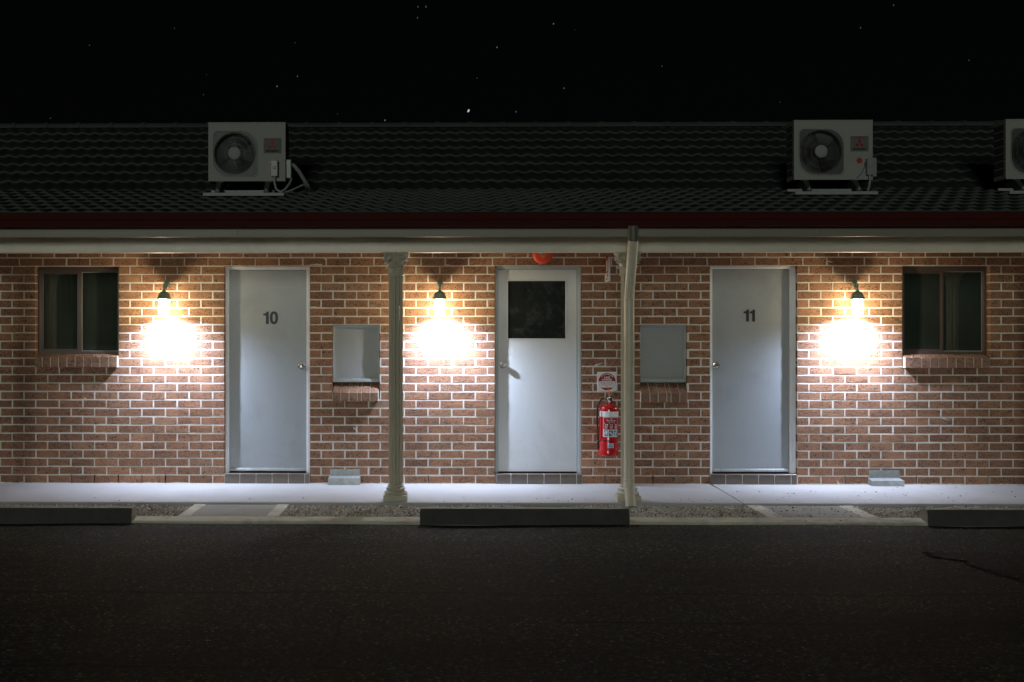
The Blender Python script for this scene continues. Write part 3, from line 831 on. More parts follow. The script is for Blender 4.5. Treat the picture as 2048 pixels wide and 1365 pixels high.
# fluted porch posts
def post(x, y, label):
    s = MB(); Rr = .0635; fl = 10; n = 140
    prof = []
    for i in range(n):
        a = 2*math.pi*i/n; u = (i % (n//fl)) / (n//fl)
        d = .0135*math.sin(math.pi*min(1, max(0, (u-.12)/.76)))**.8 if .12 < u < .88 else 0
        prof.append((a, Rr - d))
    vs = []; zs = (.115, .125, 2.062, 2.07)
    for z, q in zip(zs, (1.02, 1, 1, 1.02)):
        vs += [(x + r*q*math.cos(a+.196), y + r*q*math.sin(a+.196), z) for a, r in prof]
    fs = [(k*n+i, k*n+(i+1) % n, (k+1)*n+(i+1) % n, (k+1)*n+i) for k in range(3) for i in range(n)]
    s.add(vs, fs)
    w = s.build('porch_post', M_post, motel, smooth=28, label=label)
    b = MB()
    b.bbox(x-.107, x+.107, y-.107, y+.107, 0.0, .058, .004)
    b.lathe([(.05, .058), (.098, .058), (.104, .066), (.104, .078), (.098, .086), (.085, .089), (.079, .095), (.079, .099), (.087, .103),
             (.090, .110), (.087, .118), (.076, .122), (.070, .127), (.070, .131), (.074, .134), (.074, .140), (.066, .145), (.05, .145)], (x, y, 0), 40)
    b.build('post_base', M_post, w, smooth=32)
    c = MB(); z0 = 2.055; H = BZ - z0
    c.lathe([(.05, z0-.008), (.070, z0-.008), (.075, z0-.002), (.075, z0+.008), (.069, z0+.013), (.064, z0+.020), (.064, z0+.09),
             (.070, z0+.14), (.088, z0+.178), (.09, z0+.182), (.05, z0+.182)], (x, y, 0), 36)
    # abacus with hollow sides
    pts = []
    for k in range(4):
        a = math.pi/2*k + math.pi/4
        cx_, cy_ = .150*math.cos(a), .150*math.sin(a); tx, ty = -math.sin(a), math.cos(a)
        pts += [(cx_ - .014*tx, cy_ - .014*ty), (cx_ + .014*tx, cy_ + .014*ty)]
        a2 = a + math.pi/4; pts += [(.088*math.cos(a2 - .35), .088*math.sin(a2 - .35)), (.082*math.cos(a2), .082*math.sin(a2)), (.088*math.cos(a2 + .35), .088*math.sin(a2 + .35))]
    n2 = len(pts)
    for (za, zb, sc) in ((z0+.182, z0+.192, .95), (z0+.192, BZ - .0005, 1.0)):
        c.add([(x + p[0]*sc, y + p[1]*sc, za) for p in pts] + [(x + p[0]*sc, y + p[1]*sc, zb) for p in pts],
              [(i, (i+1) % n2, n2+(i+1) % n2, n2+i) for i in range(n2)] + [tuple(reversed(range(n2))), tuple(range(n2, 2*n2))])
    # acanthus leaves, two tiers, tips curling out
    def leaf(a, zb, h, w, r0, out):
        rows = []
        er = Vector((math.cos(a), math.sin(a), 0)); et = Vector((-math.sin(a), math.cos(a), 0))
        K = 9
        for i in range(K+1):
            t = i / K
            rr = r0 + .006*t + out*max(0, t-.55)**1.6*3.2
            zz = zb + h*(t if t < .86 else .86 - (t-.86)*1.3)
            ww = w*(.75 + .35*math.sin(math.pi*t*.9)) * (1 if t < .7 else 1-(t-.7)*2.4)
            ww *= 1 + .16*math.sin(t*22)
            rows.append([Vector((x, y, 0)) + er*(rr - .007*abs(q)**1.5 + (.006 if q == 0 else 0)) + et*(ww*q*.5) + Vector((0, 0, zz - .008*abs(q))) for q in (-1, -.5, 0, .5, 1)])
        c.shell(rows, lambda p, e=er: -e*.006)
    for k in range(8): leaf(2*math.pi*k/8 + math.pi/8, z0 + .012, .078, .050, .068, .024)
    for k in range(8): leaf(2*math.pi*k/8, z0 + .030, .112, .052, .066, .034)
    # corner volutes
    for k in range(4):
        a = math.pi/2*k + math.pi/4
        er = Vector((math.cos(a), math.sin(a), 0))
        path = [Vector((x, y, z0 + .075)) + er*.070, Vector((x, y, z0 + .12)) + er*.078, Vector((x, y, z0 + .158)) + er*.098]
        cc = Vector((x, y, z0 + .150)) + er*.118
        for q in range(20):
            th = math.pi*.85 - q*.44; rr = .029*(1 - q/24)
            path.append(cc + er*(rr*math.cos(th)) + Vector((0, 0, rr*math.sin(th))))
        c.tube(path, [.009]*3 + [.0085]*20, 8)
        et = Vector((-math.sin(a), math.cos(a), 0))
        c.tube([cc - et*.014, cc + et*.014], [.011, .011], 12)
    for k in range(4):           # inner scrolls and the fleuron of each side
        a = math.pi/2*k
        er = Vector((math.cos(a), math.sin(a), 0)); et = Vector((-math.sin(a), math.cos(a), 0))
        for sg in (-1, 1):
            cc = Vector((x, y, z0 + .143)) + er*.092 + et*(.056*sg)
            path = []
            for q in range(16):
                th = -math.pi*.4 + q*.45; rr = .022*(1 - q/20)
                path.append(cc + et*(sg*rr*math.cos(th)) + Vector((0, 0, rr*math.sin(th))) + er*(.0006*q))
            c.tube(path, .0062, 8)
            c.sphere(tuple(cc + er*.008), .0125, n=8)
        c.sphere((x + er.x*.092, y + er.y*.092, z0 + .19), .016, n=8)
    c.build('capital', M_post, w, smooth=38)
    return w
YP = -1.16
def post_x(px): return PX(px, YP)
post(post_x(791.5), YP, 'cream fluted porch post standing left of the middle door')
post(post_x(1255.3), YP, 'cream fluted porch post behind the downpipe')
post(5.65, YP, 'cream fluted porch post just outside the right of the frame')
post(-4.48, YP, 'cream fluted porch post just outside the left of the frame')

# downpipe
dp = MB(); pr = .0455
xt, yt = PX(1266.5, -1.665), -1.665
xb, yb = PX(1258.2, -1.335), -1.335
zA, zB, zC, zD = zy(484, -1.665), zy(599, -1.335), zy(960, -1.335), -.022
xe, ye = PX(1262, -1.44), -1.44
dp.tube([(xt, yt, zA + .01), (xt - .001, yt + .012, zA - .03), (xb + .0005, yb - .016, zB + .05), (xb, yb, zB - .01)], pr, 28)
pipe = dp.build('downpipe', M_cream, motel, smooth=40, label='cream downpipe with two bends in front of the fluted post')
s = MB(); s.tube([(xb, yb, zB + .004), (xb, yb, zC - .04)], pr - .001, 28); s.build('straight_pipe', M_cream, pipe, smooth=40)
s = MB(); s.tube([(xb, yb, zC + .0), (xb, yb, zC - .055), (xb + (xe-xb)*.2, yb + (ye-yb)*.2, zC - .09), (xe, ye, zD)], [pr+.002, pr+.003, pr+.002, pr+.001], 28); s.build('pipe_shoe', M_cream, pipe, smooth=40)
for z in (zC + .005, zC - .035, zC - .050, zB + .001):
    MB().lathe([(pr, z-.006), (pr+.0045, z-.004), (pr+.0045, z+.004), (pr, z+.006)], (xb, yb, z*0), 28).build('pipe_collar', M_cream, pipe, smooth=40)
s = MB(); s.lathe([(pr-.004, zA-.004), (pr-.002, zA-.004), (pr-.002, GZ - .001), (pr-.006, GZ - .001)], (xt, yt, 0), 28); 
s.build('gutter_outlet', mat('shaded_outlet_cream', (.15, .145, .12), .5), pipe, smooth=40)  # cream outlet coloured darker to paint in the shade below the gutter
for z in (.55, 1.30):
    s = MB()
    s.lathe([(pr-.0005, z-.012), (pr+.002, z-.012), (pr+.002, z+.012), (pr-.0005, z+.012)], (xb, yb, 0), 28); s.box(xb-.012, xb+.012, yb+.04, YP-.055, z-.012, z+.012)
    s.build('pipe_bracket', M_cream, pipe, smooth=40)

# ------------------------------------------------------------------ ground
YE = -1.30            # porch edge
JX = PG(1458, 990, 0.0)[0]
s = MB(); s.bbox(XL - .5, JX - .007, YE, .10, -.30, 0.0, .006); s.bbox(JX + .007, XR + .5, YE, .10, -.30, -.0015, .006)
struct(s.build('porch_slab', M_concrete))
YK0, YK1 = -1.985, -2.16
ZG = -.030
s = MB(); s.box(XL - .5, XR + .5, YK0 - .01, YE + .004, -.32, -.052); struct(s.build('garden_soil', M_soil))
pa = [(PG(388, 1008, -.022)[0] + .015, PG(580, 1008, -.022)[0]), (PG(1490, 1009, -.022)[0], PG(1696, 1009, -.022)[0])]
kj = [XL - .5, -5.3, pa[0][0] - .06, pa[0][1] - .06, .55, 2.0, pa[1][0] - .0, pa[1][1] + .02, 5.6, XR + .5]
kb = MB()
prof = [(YK0, -.32), (YK0, -.026), (YK0 - .008, -.020), (YK0 - .030, -.021), (YK1 + .008, -.034), (YK1, -.040), (YK1 - .004, -.32)]
for a, b in zip(kj[:-1], kj[1:]): kb.prism_x(prof, a + .0015, b - .0015)
struct(kb.build('kerb', M_kerb))
for i, (a, b) in enumerate(pa):
    e = .105 if i == 0 else .13
    s = MB(); s.box(a + e + .001, b - e - .001, YK0 + .0015, YE - .003, -.30, -.0225)
    fp = struct(s.build('footpath', M_path))
    s = MB(); s.bbox(a, a + e, YK0 + .0015, YE - .002, -.30, -.0185, .003); s.bbox(b - e, b, YK0 + .0015, YE - .002, -.30, -.0185, .003)
    s.build('path_edging', M_kerb, fp)
# asphalt: one sheet to the horizon, gently uneven near the camera
def hgt(x, y): return -.057 + .004*math.sin(x*1.3 + y*.7) + .003*math.sin(x*3.1 - y*1.9) - .0015*max(0, -2.2 - y)
xs = sorted(set([-120, -60, -30, -15] + [round(-9 + .25*i, 3) for i in range(77)] + [14, 20, 40, 120]))
ys = sorted(set([-120, -60, -30, -20, -16] + [round(-13 + .25*i, 3) for i in range(45)] + [-2.0, YK1 + .002]))
ys = [y for y in ys if y <= YK1 + .002]
s = MB(); s.grid([[(x, y, hgt(x, y)) for x in xs] for y in ys]); struct(s.build('asphalt', M_asphalt, smooth=60))
s = MB(); s.add([(-120, .3, -.35), (120, .3, -.35), (120, 120, -.35), (-120, 120, -.35)], [(0, 1, 2, 3)])
s.add([(-120, YK1, -.09), (XL - .5, YK1, -.09), (XL - .5, .3, -.09), (-120, .3, -.09)], [(0, 1, 2, 3)])
s.add([(XR + .5, YK1, -.09), (120, YK1, -.09), (120, .3, -.09), (XR + .5, .3, -.09)], [(0, 1, 2, 3)])
struct(s.build('terrain', M_soil))
# darker patch of newer bitumen on the right
pp = [(1845, 1106), (1875, 1103), (1930, 1107), (1975, 1104), (2040, 1110), (2120, 1122), (2160, 1150), (2120, 1168), (2060, 1160), (2035, 1163), (1990, 1150), (1965, 1141), (1940, 1135), (1925, 1124), (1890, 1118), (1862, 1116)]
rnd = random.Random(3); ring = []
for (a, b) in zip(pp, pp[1:] + pp[:1]):
    for k in range(6):
        t = k/6; q = PG(a[0] + (b[0]-a[0])*t, a[1] + (b[1]-a[1])*t, -.058)
        ring.append((q[0] + rnd.uniform(-.03, .03), q[1] + rnd.uniform(-.02, .02)))
cx_ = sum(q[0] for q in ring)/len(ring); cy_ = sum(q[1] for q in ring)/len(ring)
s = MB(); rows = [[(cx_ + (q[0]-cx_)*t, cy_ + (q[1]-cy_)*t, hgt(cx_ + (q[0]-cx_)*t, cy_ + (q[1]-cy_)*t) + (.004 if t == 1 else .009)) for q in ring + ring[:1]] for t in (.02, .3, .6, .9, 1)]
s.grid(rows); struct(s.build('asphalt_patch', M_patch, smooth=60))

# wheel stops
def wheel_stop(x0, x1, label):
    yf, yb_ = -2.178, -2.025
    h = MB(); L_ = x1 - x0; z0, z1 = -.0385, zy(1017.3, -2.13, 1000)
    n = 14
    A = [(-2.1625, z0), (-2.1625, -.0585), (yf, -.0585), (yf + .004, z0 + .045), (yf + .022, z1 - .006), (yf + .028, z1), (yb_ - .028, z1), (yb_ - .022, z1 - .006), (yb_ - .004, z0 + .045), (yb_, z0)]
    xs = [0, .012, .10, .3, .5, .7, .9, L_-.012, L_] if L_ > 1.2 else [0, L_]
    xs = [0, .012] + [L_*i/10 for i in range(1, 10)] + [L_ - .012, L_]
    vs = []; m = len(A)
    for k, xx in enumerate(xs):
        sc = .93 if k in (0, len(xs)-1) else 1
        for (y, z) in A:
            yy = (yf+yb_)/2 + (y-(yf+yb_)/2)*sc
            zz = z0 + (z-z0)*(.96 if sc < 1 and z > z0 else 1)
            if 0 < k < len(xs)-1: yy += random.uniform(-.0012, .0012); zz += random.uniform(-.0012, .0012) if z > z0 else 0
            vs.append((xx, yy, zz))
    fs = [(k*m+i, k*m+(i+1) % m, (k+1)*m+(i+1) % m, (k+1)*m+i) for k in range(len(xs)-1) for i in range(m)] + [tuple(range(m)), tuple(range((len(xs)-1)*m, len(xs)*m))]
    h.add(vs, fs)
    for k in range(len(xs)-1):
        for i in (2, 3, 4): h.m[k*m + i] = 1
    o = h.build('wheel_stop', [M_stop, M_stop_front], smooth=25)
    o.location = (x0, 0, 0)
    tag(o, label, 'wheel stop', 'concrete wheel stops along the kerb')
    for t in (.22, .78):
        MB().lathe([(.001, z1 + .0005), (.011, z1 + .0005), (.011, z1 + .004), (.001, z1 + .005)], (L_*t, (yf+yb_)/2, 0), 12).build('fixing_bolt', M_steel, o)
    return o
wheel_stop(PX(840, -2.15), PX(1258.5, -2.15), 'concrete wheel stop in the middle, in front of the off-white door')
wheel_stop(PX(264, -2.15) - 1.74, PX(264, -2.15), 'concrete wheel stop left of the footpath to door 10')
wheel_stop(PX(1854, -2.15), PX(1854, -2.15) + 1.74, 'concrete wheel stop at the right, below the right window')

# chips in the garden strips
rg = np.random.default_rng(5)
def chips(n, regions, zf, smin, smax, flat, name, material, label, cat, tones):
    V = []; F = []; T = []
    areas = np.array([(b-a)*(d-c) for a, b, c, d in regions]); pr_ = areas/areas.sum()
    idx = rg.choice(len(regions), n, p=pr_)
    for i in range(n):
        a, b, c, d = regions[idx[i]]
        x, y = rg.uniform(a, b), rg.uniform(c, d)
        l = rg.uniform(smin, smax); w = l*rg.uniform(.35, .8); h = l*rg.uniform(*flat)
        an = rg.uniform(0, 2*math.pi); tl = rg.normal(0, .35); ca, sa = math.cos(an), math.sin(an)
        z = zf(x, y) + rg.uniform(-.004, .012)
        pts = [(-l/2, 0, tl*l/2), (0, -w/2, -h*.2), (l/2, 0, -tl*l/2), (0, w/2, h*.1), (rg.uniform(-.2, .2)*l, 0, h), (0, 0, -h*.6)]
        o = len(V)
        for (p, q, r) in pts: V.append((x + p*ca - q*sa, y + p*sa + q*ca, z + r))
        F += [(o, o+1, o+4), (o+1, o+2, o+4), (o+2, o+3, o+4), (o+3, o, o+4), (o+1, o, o+5), (o+2, o+1, o+5), (o+3, o+2, o+5), (o, o+3, o+5)]
        T += [min(1, max(0, rg.normal(*tones)))]*8
    me = bpy.data.meshes.new(name); me.from_pydata(V, [], F); me.materials.append(material)
    at = me.attributes.new('tint', 'FLOAT', 'FACE'); at.data.foreach_set('value', T)
    o = bpy.data.objects.new(name, me); COL.objects.link(o)
    tag(o, label, cat, None, 'stuff'); return o
GY = (YK0 + .012, YE - .004)
regs = [(XL, pa[0][0] - .004, *GY), (pa[0][1] + .004, pa[1][0] - .004, *GY), (pa[1][1] + .004, XR, *GY)]
def gz(x, y): return -.046 + .010*math.sin(x*5.1)*math.sin(y*9 + x) + (.010 if y < -1.6 else .006)
chips(30000, regs, gz, .014, .034, (.18, .5), 'gravel', M_gravel, 'pale bark and stone chips filling the strip between porch and kerb', 'gravel', (.85, .28))
# dry leaf litter on the porch and path, mostly at the right
def debris(n, regions, name, label):
    V = []; F = []
    for (a, b, c, d, z, k) in regions:
        for _ in range(int(n*k)):
            x = rg.uniform(a, b); y = c + (d-c)*rg.uniform(0, 1)**.8; l = rg.uniform(.010, .026); w = l*rg.uniform(.4, .8)
            an = rg.uniform(0, 6.28); ca, sa = math.cos(an), math.sin(an); cu = rg.uniform(.001, .006)
            o = len(V)
            for (p, q, r) in ((-l/2, 0, 0), (0, -w/2, cu), (l/2, 0, .001), (0, w/2, cu), (-l/2, 0, .001), (0, -w/2, cu+.0012), (l/2, 0, .0022), (0, w/2, cu+.0012)):
                V.append((x + p*ca - q*sa, y + p*sa + q*ca, z + .0008 + r))
            F += [(o, o+1, o+2), (o, o+2, o+3), (o+4, o+6, o+5), (o+4, o+7, o+6), (o, o+4, o+5, o+1), (o+1, o+5, o+6, o+2), (o+2, o+6, o+7, o+3), (o+3, o+7, o+4, o)]
    me = bpy.data.meshes.new(name); me.from_pydata(V, [], F); me.materials.append(M_leaf)
    o = bpy.data.objects.new(name, me); COL.objects.link(o); tag(o, label, 'leaf litter', None, 'stuff')
debris(100, [(pa[1][0] + .05, pa[1][1], YK0, YE - .01, -.0185, 1.1), (JX + .1, 6.0, YE + .02, -.5, -.0015, .55), (0.0, 2.6, YE + .02, -1.0, 0.0, .22), (JX, 6, -.6, -.05, -.0015, .1),
             (-4, 0, YE + .02, -.9, 0.0, .06), (pa[1][0], pa[1][1] + .3, YK1, YK0, -.030, .2), (-4, -1, YK1, YE, -.018, .03), (1.9, 2.7, -1.9, YE - .03, -.02, .15)], 'fallen_leaves', 'small dry leaves scattered on the concrete, densest on the right path')

# ------------------------------------------------------------------ wall lanterns
LY = -.185
def lantern(px, py_bulb, off, label, swing=0.0):
    x, _ = P(px, 620, LY); z = 0.0
    zb = zy(626, LY, px)          # bulb height
    root = empty('wall_lamp', (x, 0, zb + .29)); tag(root, label, 'wall lamp', 'coach lanterns on the brick wall')
    rel = -(zb + .29)
    def B(m): 
        m.v = [(a, b, c - (zb + .29)) for a, b, c in m.v]; return m
    yl = LY
    top = zb + .145; gt = zb + .132; gb = zb - .026
    bp_ = MB(); bp_.lathe([(.001, 0.0), (.026, -.001), (.027, -.008), (.023, -.014), (.016, -.018), (.010, -.024), (.001, -.026)], (swing, 0, 0), 28, 'y')
    bp_.v = [(a, b, c*1.5 + zb + .295) for a, b, c in bp_.v]
    B(bp_).build('backplate', M_green, root, smooth=40)
    ar = MB()
    ar.tube([(swing, -.015, zb+.275), (swing*.9, -.06, zb+.255), (swing*.6, -.12, zb+.262), (swing*.25, -.175, zb+.285), (0, yl, zb+.275), (0, yl, zb+.235), (0, yl, zb+.205)], [.008, .008, .008, .0085, .0095, .0095, .0095], 12)
    ar.tube([(swing*.9, -.02, zb+.245), (swing*.7, -.06, zb+.228), (swing*.5, -.10, zb+.255)], [.006, .006, .004], 10)
    ar.lathe([(.001, zb+.200), (.016, zb+.200), (.018, zb+.200), (.012, zb+.208), (.012, zb+.214), (.017, zb+.220), (.010, zb+.228), (.001, zb+.228)], (0, yl, 0), 20)
    B(ar).build('arm', M_green, root, smooth=40)
    cp = MB()
    cp.lathe([(.010, zb+.216), (.020, zb+.214), (.038, zb+.205), (.053, zb+.188), (.061, zb+.165), (.063, zb+.146), (.070, zb+.143), (.071, zb+.138), (.066, zb+.134),
              (.058, zb+.134), (.055, zb+.142), (.050, zb+.160), (.030, zb+.185), (.010, zb+.192)], (0, yl, 0), 36)
    for k in range(6):
        a = math.pi/3*k + .52; cp.sphere((.070*math.cos(a), yl + .070*math.sin(a), zb+.146), .006, n=8)
    B(cp).build('lantern_cap', M_green, root, smooth=40)
    rt, rb = .064, .046
    fr = MB()
    for k in range(6):
        a = math.pi/3*k + .52
        fr.tube([(rt*math.cos(a), yl+rt*math.sin(a), gt+.004), (rb*math.cos(a), yl+rb*math.sin(a), gb)], .0030, 6)
    def hexring(r0, r1, z0, z1):
        pts = []
        for (r, zz) in ((r0, z0), (r1, z0), (r1, z1), (r0, z1)):
            pts += [(r*math.cos(math.pi/3*k+.52), yl + r*math.sin(math.pi/3*k+.52), zz) for k in range(6)]
        fr.add(pts, [(a*6+i, a*6+(i+1) % 6, ((a+1) % 4)*6+(i+1) % 6, ((a+1) % 4)*6+i) for a in range(4) for i in range(6)])
    hexring(rb - .004, rb + .004, gb - .004, gb + .002)
    B(fr).build('lantern_frame', M_green, root, smooth=30)
    for k in range(6):
        a, b = math.pi/3*k + .52, math.pi/3*(k+1) + .52
        gq = MB(); ca, sa, c2, s2 = math.cos(a), math.sin(a), math.cos(b), math.sin(b)
        gq.add([((rt-.001)*ca, yl+(rt-.001)*sa, gt), ((rt-.001)*c2, yl+(rt-.001)*s2, gt), ((rb-.001)*c2, yl+(rb-.001)*s2, gb), ((rb-.001)*ca, yl+(rb-.001)*sa, gb)], [(0, 1, 2, 3)])
        B(gq).build('glass_panel', M_amber, root)
    bu = MB(); bu.sphere((off, yl - .020, zb + .012), .019, (1, 1, 1.9), n=12)
    B(bu).build('bulb', M_bulb, root, smooth=60)
    so = MB(); so.lathe([(.001, zb+.046), (.011, zb+.044), (.014, zb+.056), (.016, zb+.10), (.013, zb+.135), (.001, zb+.136)], (off*.6, yl - .018, 0), 16)
    B(so).build('lamp_holder', M_plastic, root, smooth=40)
    return root
lantern(328, 625, -.009, 'green metal coach lantern lit between the left window and door 10', -.014)
lantern(879.5, 625, -.009, 'green metal coach lantern lit between the fluted post and the off-white door', 0.0)
lantern(1715, 625, .005, 'green metal coach lantern lit between door 11 and the right window', .034)

# ------------------------------------------------------------------ air conditioners on the roof
def aircon(px_l, py_b, Y, label, kind):
    W, H, Dp = .789, .586, .26
    x0, zb = P(px_l, py_b, Y)
    root = empty('air_conditioner', (x0 + W/2, Y + Dp/2, zb - .13)); tag(root, label, 'air conditioner', 'air conditioner units on the tiled roof')
    ox, oy, oz = root.location
    X0, Z0 = -W/2, zb - oz
    yF = -Dp/2
    c = MB()
    fcx, fcz, fr = X0 + .269, Z0 + .282, .214
    # front plate with a round opening
    n = 72; th = .012
    inn, out = [], []
    corner_angles = []
    for i in range(n):
        a = 2*math.pi*i/n; ca, sa = math.cos(a), math.sin(a)
        t = min(((X0+W-fcx)/ca if ca > 1e-9 else (X0-fcx)/ca if ca < -1e-9 else 1e9), ((Z0+H-fcz)/sa if sa > 1e-9 else (Z0-fcz)/sa if sa < -1e-9 else 1e9))
        inn.append((fcx + fr*ca, fcz + fr*sa)); out.append([fcx + t*ca, fcz + t*sa])
    for (qx, qz) in ((X0, Z0), (X0+W, Z0), (X0, Z0+H), (X0+W, Z0+H)):
        i = min(range(n), key=lambda k: (out[k][0]-qx)**2 + (out[k][1]-qz)**2); out[i] = [qx, qz]
    vs = [(a, yF, b) for a, b in inn] + [(a, yF, b) for a, b in out] + [(a, yF+.10, b) for a, b in inn]
    c.add(vs, [(i, (i+1) % n, n+(i+1) % n, n+i) for i in range(n)] + [(i, (i+1) % n, 2*n+(i+1) % n, 2*n+i) for i in range(n)])
    b = .001
    c.add([(X0, yF, Z0), (X0+W, yF, Z0), (X0+W, -yF, Z0), (X0, -yF, Z0), (X0, yF, Z0+H), (X0+W, yF, Z0+H), (X0+W, -yF, Z0+H), (X0, -yF, Z0+H)],
          [(0, 3, 2, 1), (4, 5, 6, 7), (1, 2, 6, 5), (2, 3, 7, 6), (3, 0, 4, 7)])
    c.bbox(X0 - .003, X0+W+.003, yF - .003, -yF + .003, Z0+H, Z0+H+.014, .003)      # lid
    c.box(X0, X0+W, yF - .002, yF + .02, Z0 - .003, Z0 + .012)
    cs = c.build('casing', M_acw, root, smooth=25)
    d = MB(); d.lathe([(.001, yF+.11), (fr+.002, yF+.11), (fr+.002, yF+.112), (.001, yF+.112)], (fcx, 0, fcz), 40, 'y')
    d.build('fan_cavity', M_acd, root)
    # fan with three broad blades
    f = MB()
    for k in range(3):
        a0 = 2*math.pi*k/3 + .5; rows = []
        for i in range(7):
            r = .05 + (fr - .065)*i/6
            rows.append([Vector((fcx + r*math.cos(a0 + .95*(j/6) + .25*i/6), yF + .055 + .045*(j/6), fcz + r*math.sin(a0 + .95*(j/6) + .25*i/6))) for j in range(7)])
        f.shell(rows, Vector((0, .003, 0)))
    f.lathe([(.001, yF+.045), (.045, yF+.05), (.05, yF+.10), (.001, yF+.10)], (fcx, 0, fcz), 24, 'y')
    f.build('fan', M_fan, root, smooth=40)
    # moulded surround: squared with two large and two small corners
    def shape(ins):
        xa, xb, za, zb_ = X0 + .0437 + ins, X0 + .507 - ins, Z0 + .040 + ins, Z0 + .514 - ins
        pts = []
        for (cx2, cz2, rr, a0) in ((xb, zb_, .165, 0), (xa, zb_, .04, 90), (xa, za, .165, 180), (xb, za, .045, 270)):
            sx, sz = (-1 if cx2 == xb else 1), (-1 if cz2 == zb_ else 1)
            for i in range(9):
                a = R(a0 + 90*i/8); pts.append((cx2 + sx*rr + rr*math.cos(a), cz2 + sz*rr + rr*math.sin(a)))
        return pts
    g = MB(); so_, si_ = shape(0), shape(.012); m = len(so_)
    g.add([(a, yF-.0005, b2) for a, b2 in so_] + [(a, yF-.008, b2) for a, b2 in shape(.003)] + [(a, yF-.008, b2) for a, b2 in shape(.009)] + [(a, yF-.001, b2) for a, b2 in si_],
          [(k*m+i, k*m+(i+1) % m, (k+1)*m+(i+1) % m, (k+1)*m+i) for k in range(3) for i in range(m)])
    g.build('grille_surround', M_acw, root, smooth=40)
    cp = MB()
    # corner infill between the circle and the surround
    sh = shape(.012)
    def ray(a):
        ca, sa = math.cos(a), math.sin(a); best = 1e9
        for (p, q) in zip(sh, sh[1:] + sh[:1]):
            ex, ez = q[0]-p[0], q[1]-p[1]; den = ca*ez - sa*ex
            if abs(den) < 1e-12: continue
            t = ((p[0]-fcx)*ez - (p[1]-fcz)*ex)/den; u = ((p[0]-fcx)*sa - (p[1]-fcz)*ca)/den
            if t > 0 and -1e-6 <= u <= 1+1e-6: best = min(best, t)
        return best
    i2 = []; o2 = []
    for i in range(n):
        a = 2*math.pi*i/n; t = max(ray(a), fr + .0005); t = t if t < 5 else fr + .001
        i2.append((fcx + fr*math.cos(a), yF-.0015, fcz + fr*math.sin(a))); o2.append((fcx + t*math.cos(a), yF-.0015, fcz + t*math.sin(a)))
    cp.add(i2 + o2, [(i, (i+1) % n, n+(i+1) % n, n+i) for i in range(n)])
    cp.build('grille_corner', M_acg, root)
    w = MB()
    for k in range(56):
        a = 2*math.pi*k/56; w.tube([(fcx + .055*math.cos(a), yF - .012, fcz + .055*math.sin(a)), (fcx + .14*math.cos(a), yF - .014, fcz + .14*math.sin(a)), (fcx + (fr+.004)*math.cos(a), yF - .004, fcz + (fr+.004)*math.sin(a))], .0014, 4)
    for rr, yy in ((.10, -.013), (.16, -.013), (.205, -.008)):
        w.tube([(fcx + rr*math.cos(2*math.pi*i/48), yF + yy, fcz + rr*math.sin(2*math.pi*i/48)) for i in range(49)], .0016, 4, cap=False)
    w.build('grille_wires', M_wire, root)
    hb = MB(); hb.lathe([(.001, yF-.022), (.058, yF-.021), (.063, yF-.017), (.063, yF-.010), (.001, yF-.010)], (fcx, 0, fcz), 36, 'y')
    hb.build('grille_hub', M_acw, root, smooth=40)
    # badge
    lb = MB(); lb.bbox(X0+.566, X0+.748, yF-.0035, yF+.001, Z0+.282, Z0+.436, .001)
    pl = lb.build('badge_plate', mat('badge_plate_grey', (.17, .17, .155), .7, spec=.1), root)
    lx, yT = X0 + .655, yF - .0045
    def text(body, cx2, cz2, size, mt, bold=0, sx=1.0, name='lettering'):
        v2, f2 = text2d(body, size, bold, 0, sx); q = MB(); q.add([(cx2+a, yT, cz2+b2) for a, b2 in v2], f2); q.build(name, mt, pl, fixn=False)
    text('INVERTER', lx, Z0+.420, .026, M_signred, .0008, 1.05)
    text('MITSUBISHI', lx, Z0+.304, .026, M_dark_logo, .0010, 1.0)
    q = MB(); s3 = .030; c0 = (lx, Z0 + .361)
    for ang in (90, 210, 330):
        a = R(ang); u_ = (math.cos(a), math.sin(a))
        p1 = (math.cos(a - R(30)), math.sin(a - R(30))); p2 = (math.cos(a + R(30)), math.sin(a + R(30)))
        q.add([(c0[0], yT, c0[1]), (c0[0]+p1[0]*s3, yT, c0[1]+p1[1]*s3), (c0[0]+(p1[0]+p2[0])*s3, yT, c0[1]+(p1[1]+p2[1])*s3), (c0[0]+p2[0]*s3, yT, c0[1]+p2[1]*s3)], [(0, 1, 2, 3)])
    q.build('emblem', M_signred, pl, fixn=False)
    st = MB(); st.lathe([(.001, yF-.003), (.029, yF-.003), (.031, yF+.001), (.001, yF+.001)], (X0 + .656, 0, Z0 + .19), 28, 'y'); st.build('round_sticker', M_redsticker, root)
    # isolator box with conduit
    vx = X0 + (.645 if kind == 1 else .715)
    v = MB(); v.bbox(vx, vx + .072, yF - .055, yF + .001, Z0 + .038, Z0 + .205, .006); v.lathe([(.001, yF-.068), (.016, yF-.066), (.018, yF-.055), (.001, yF-.054)], (vx + .036, 0, Z0 + .13), 16, 'y')
    v.build('isolator_switch', M_plastic, root, smooth=30)
    sb = MB(); sb.bbox(X0+W, X0+W+.055, yF + .03, yF + .14, Z0 + .03, Z0 + .225, .008); sb.build('valve_cover', M_plastic, root, smooth=30)
    rz = -.0
    cd = MB()
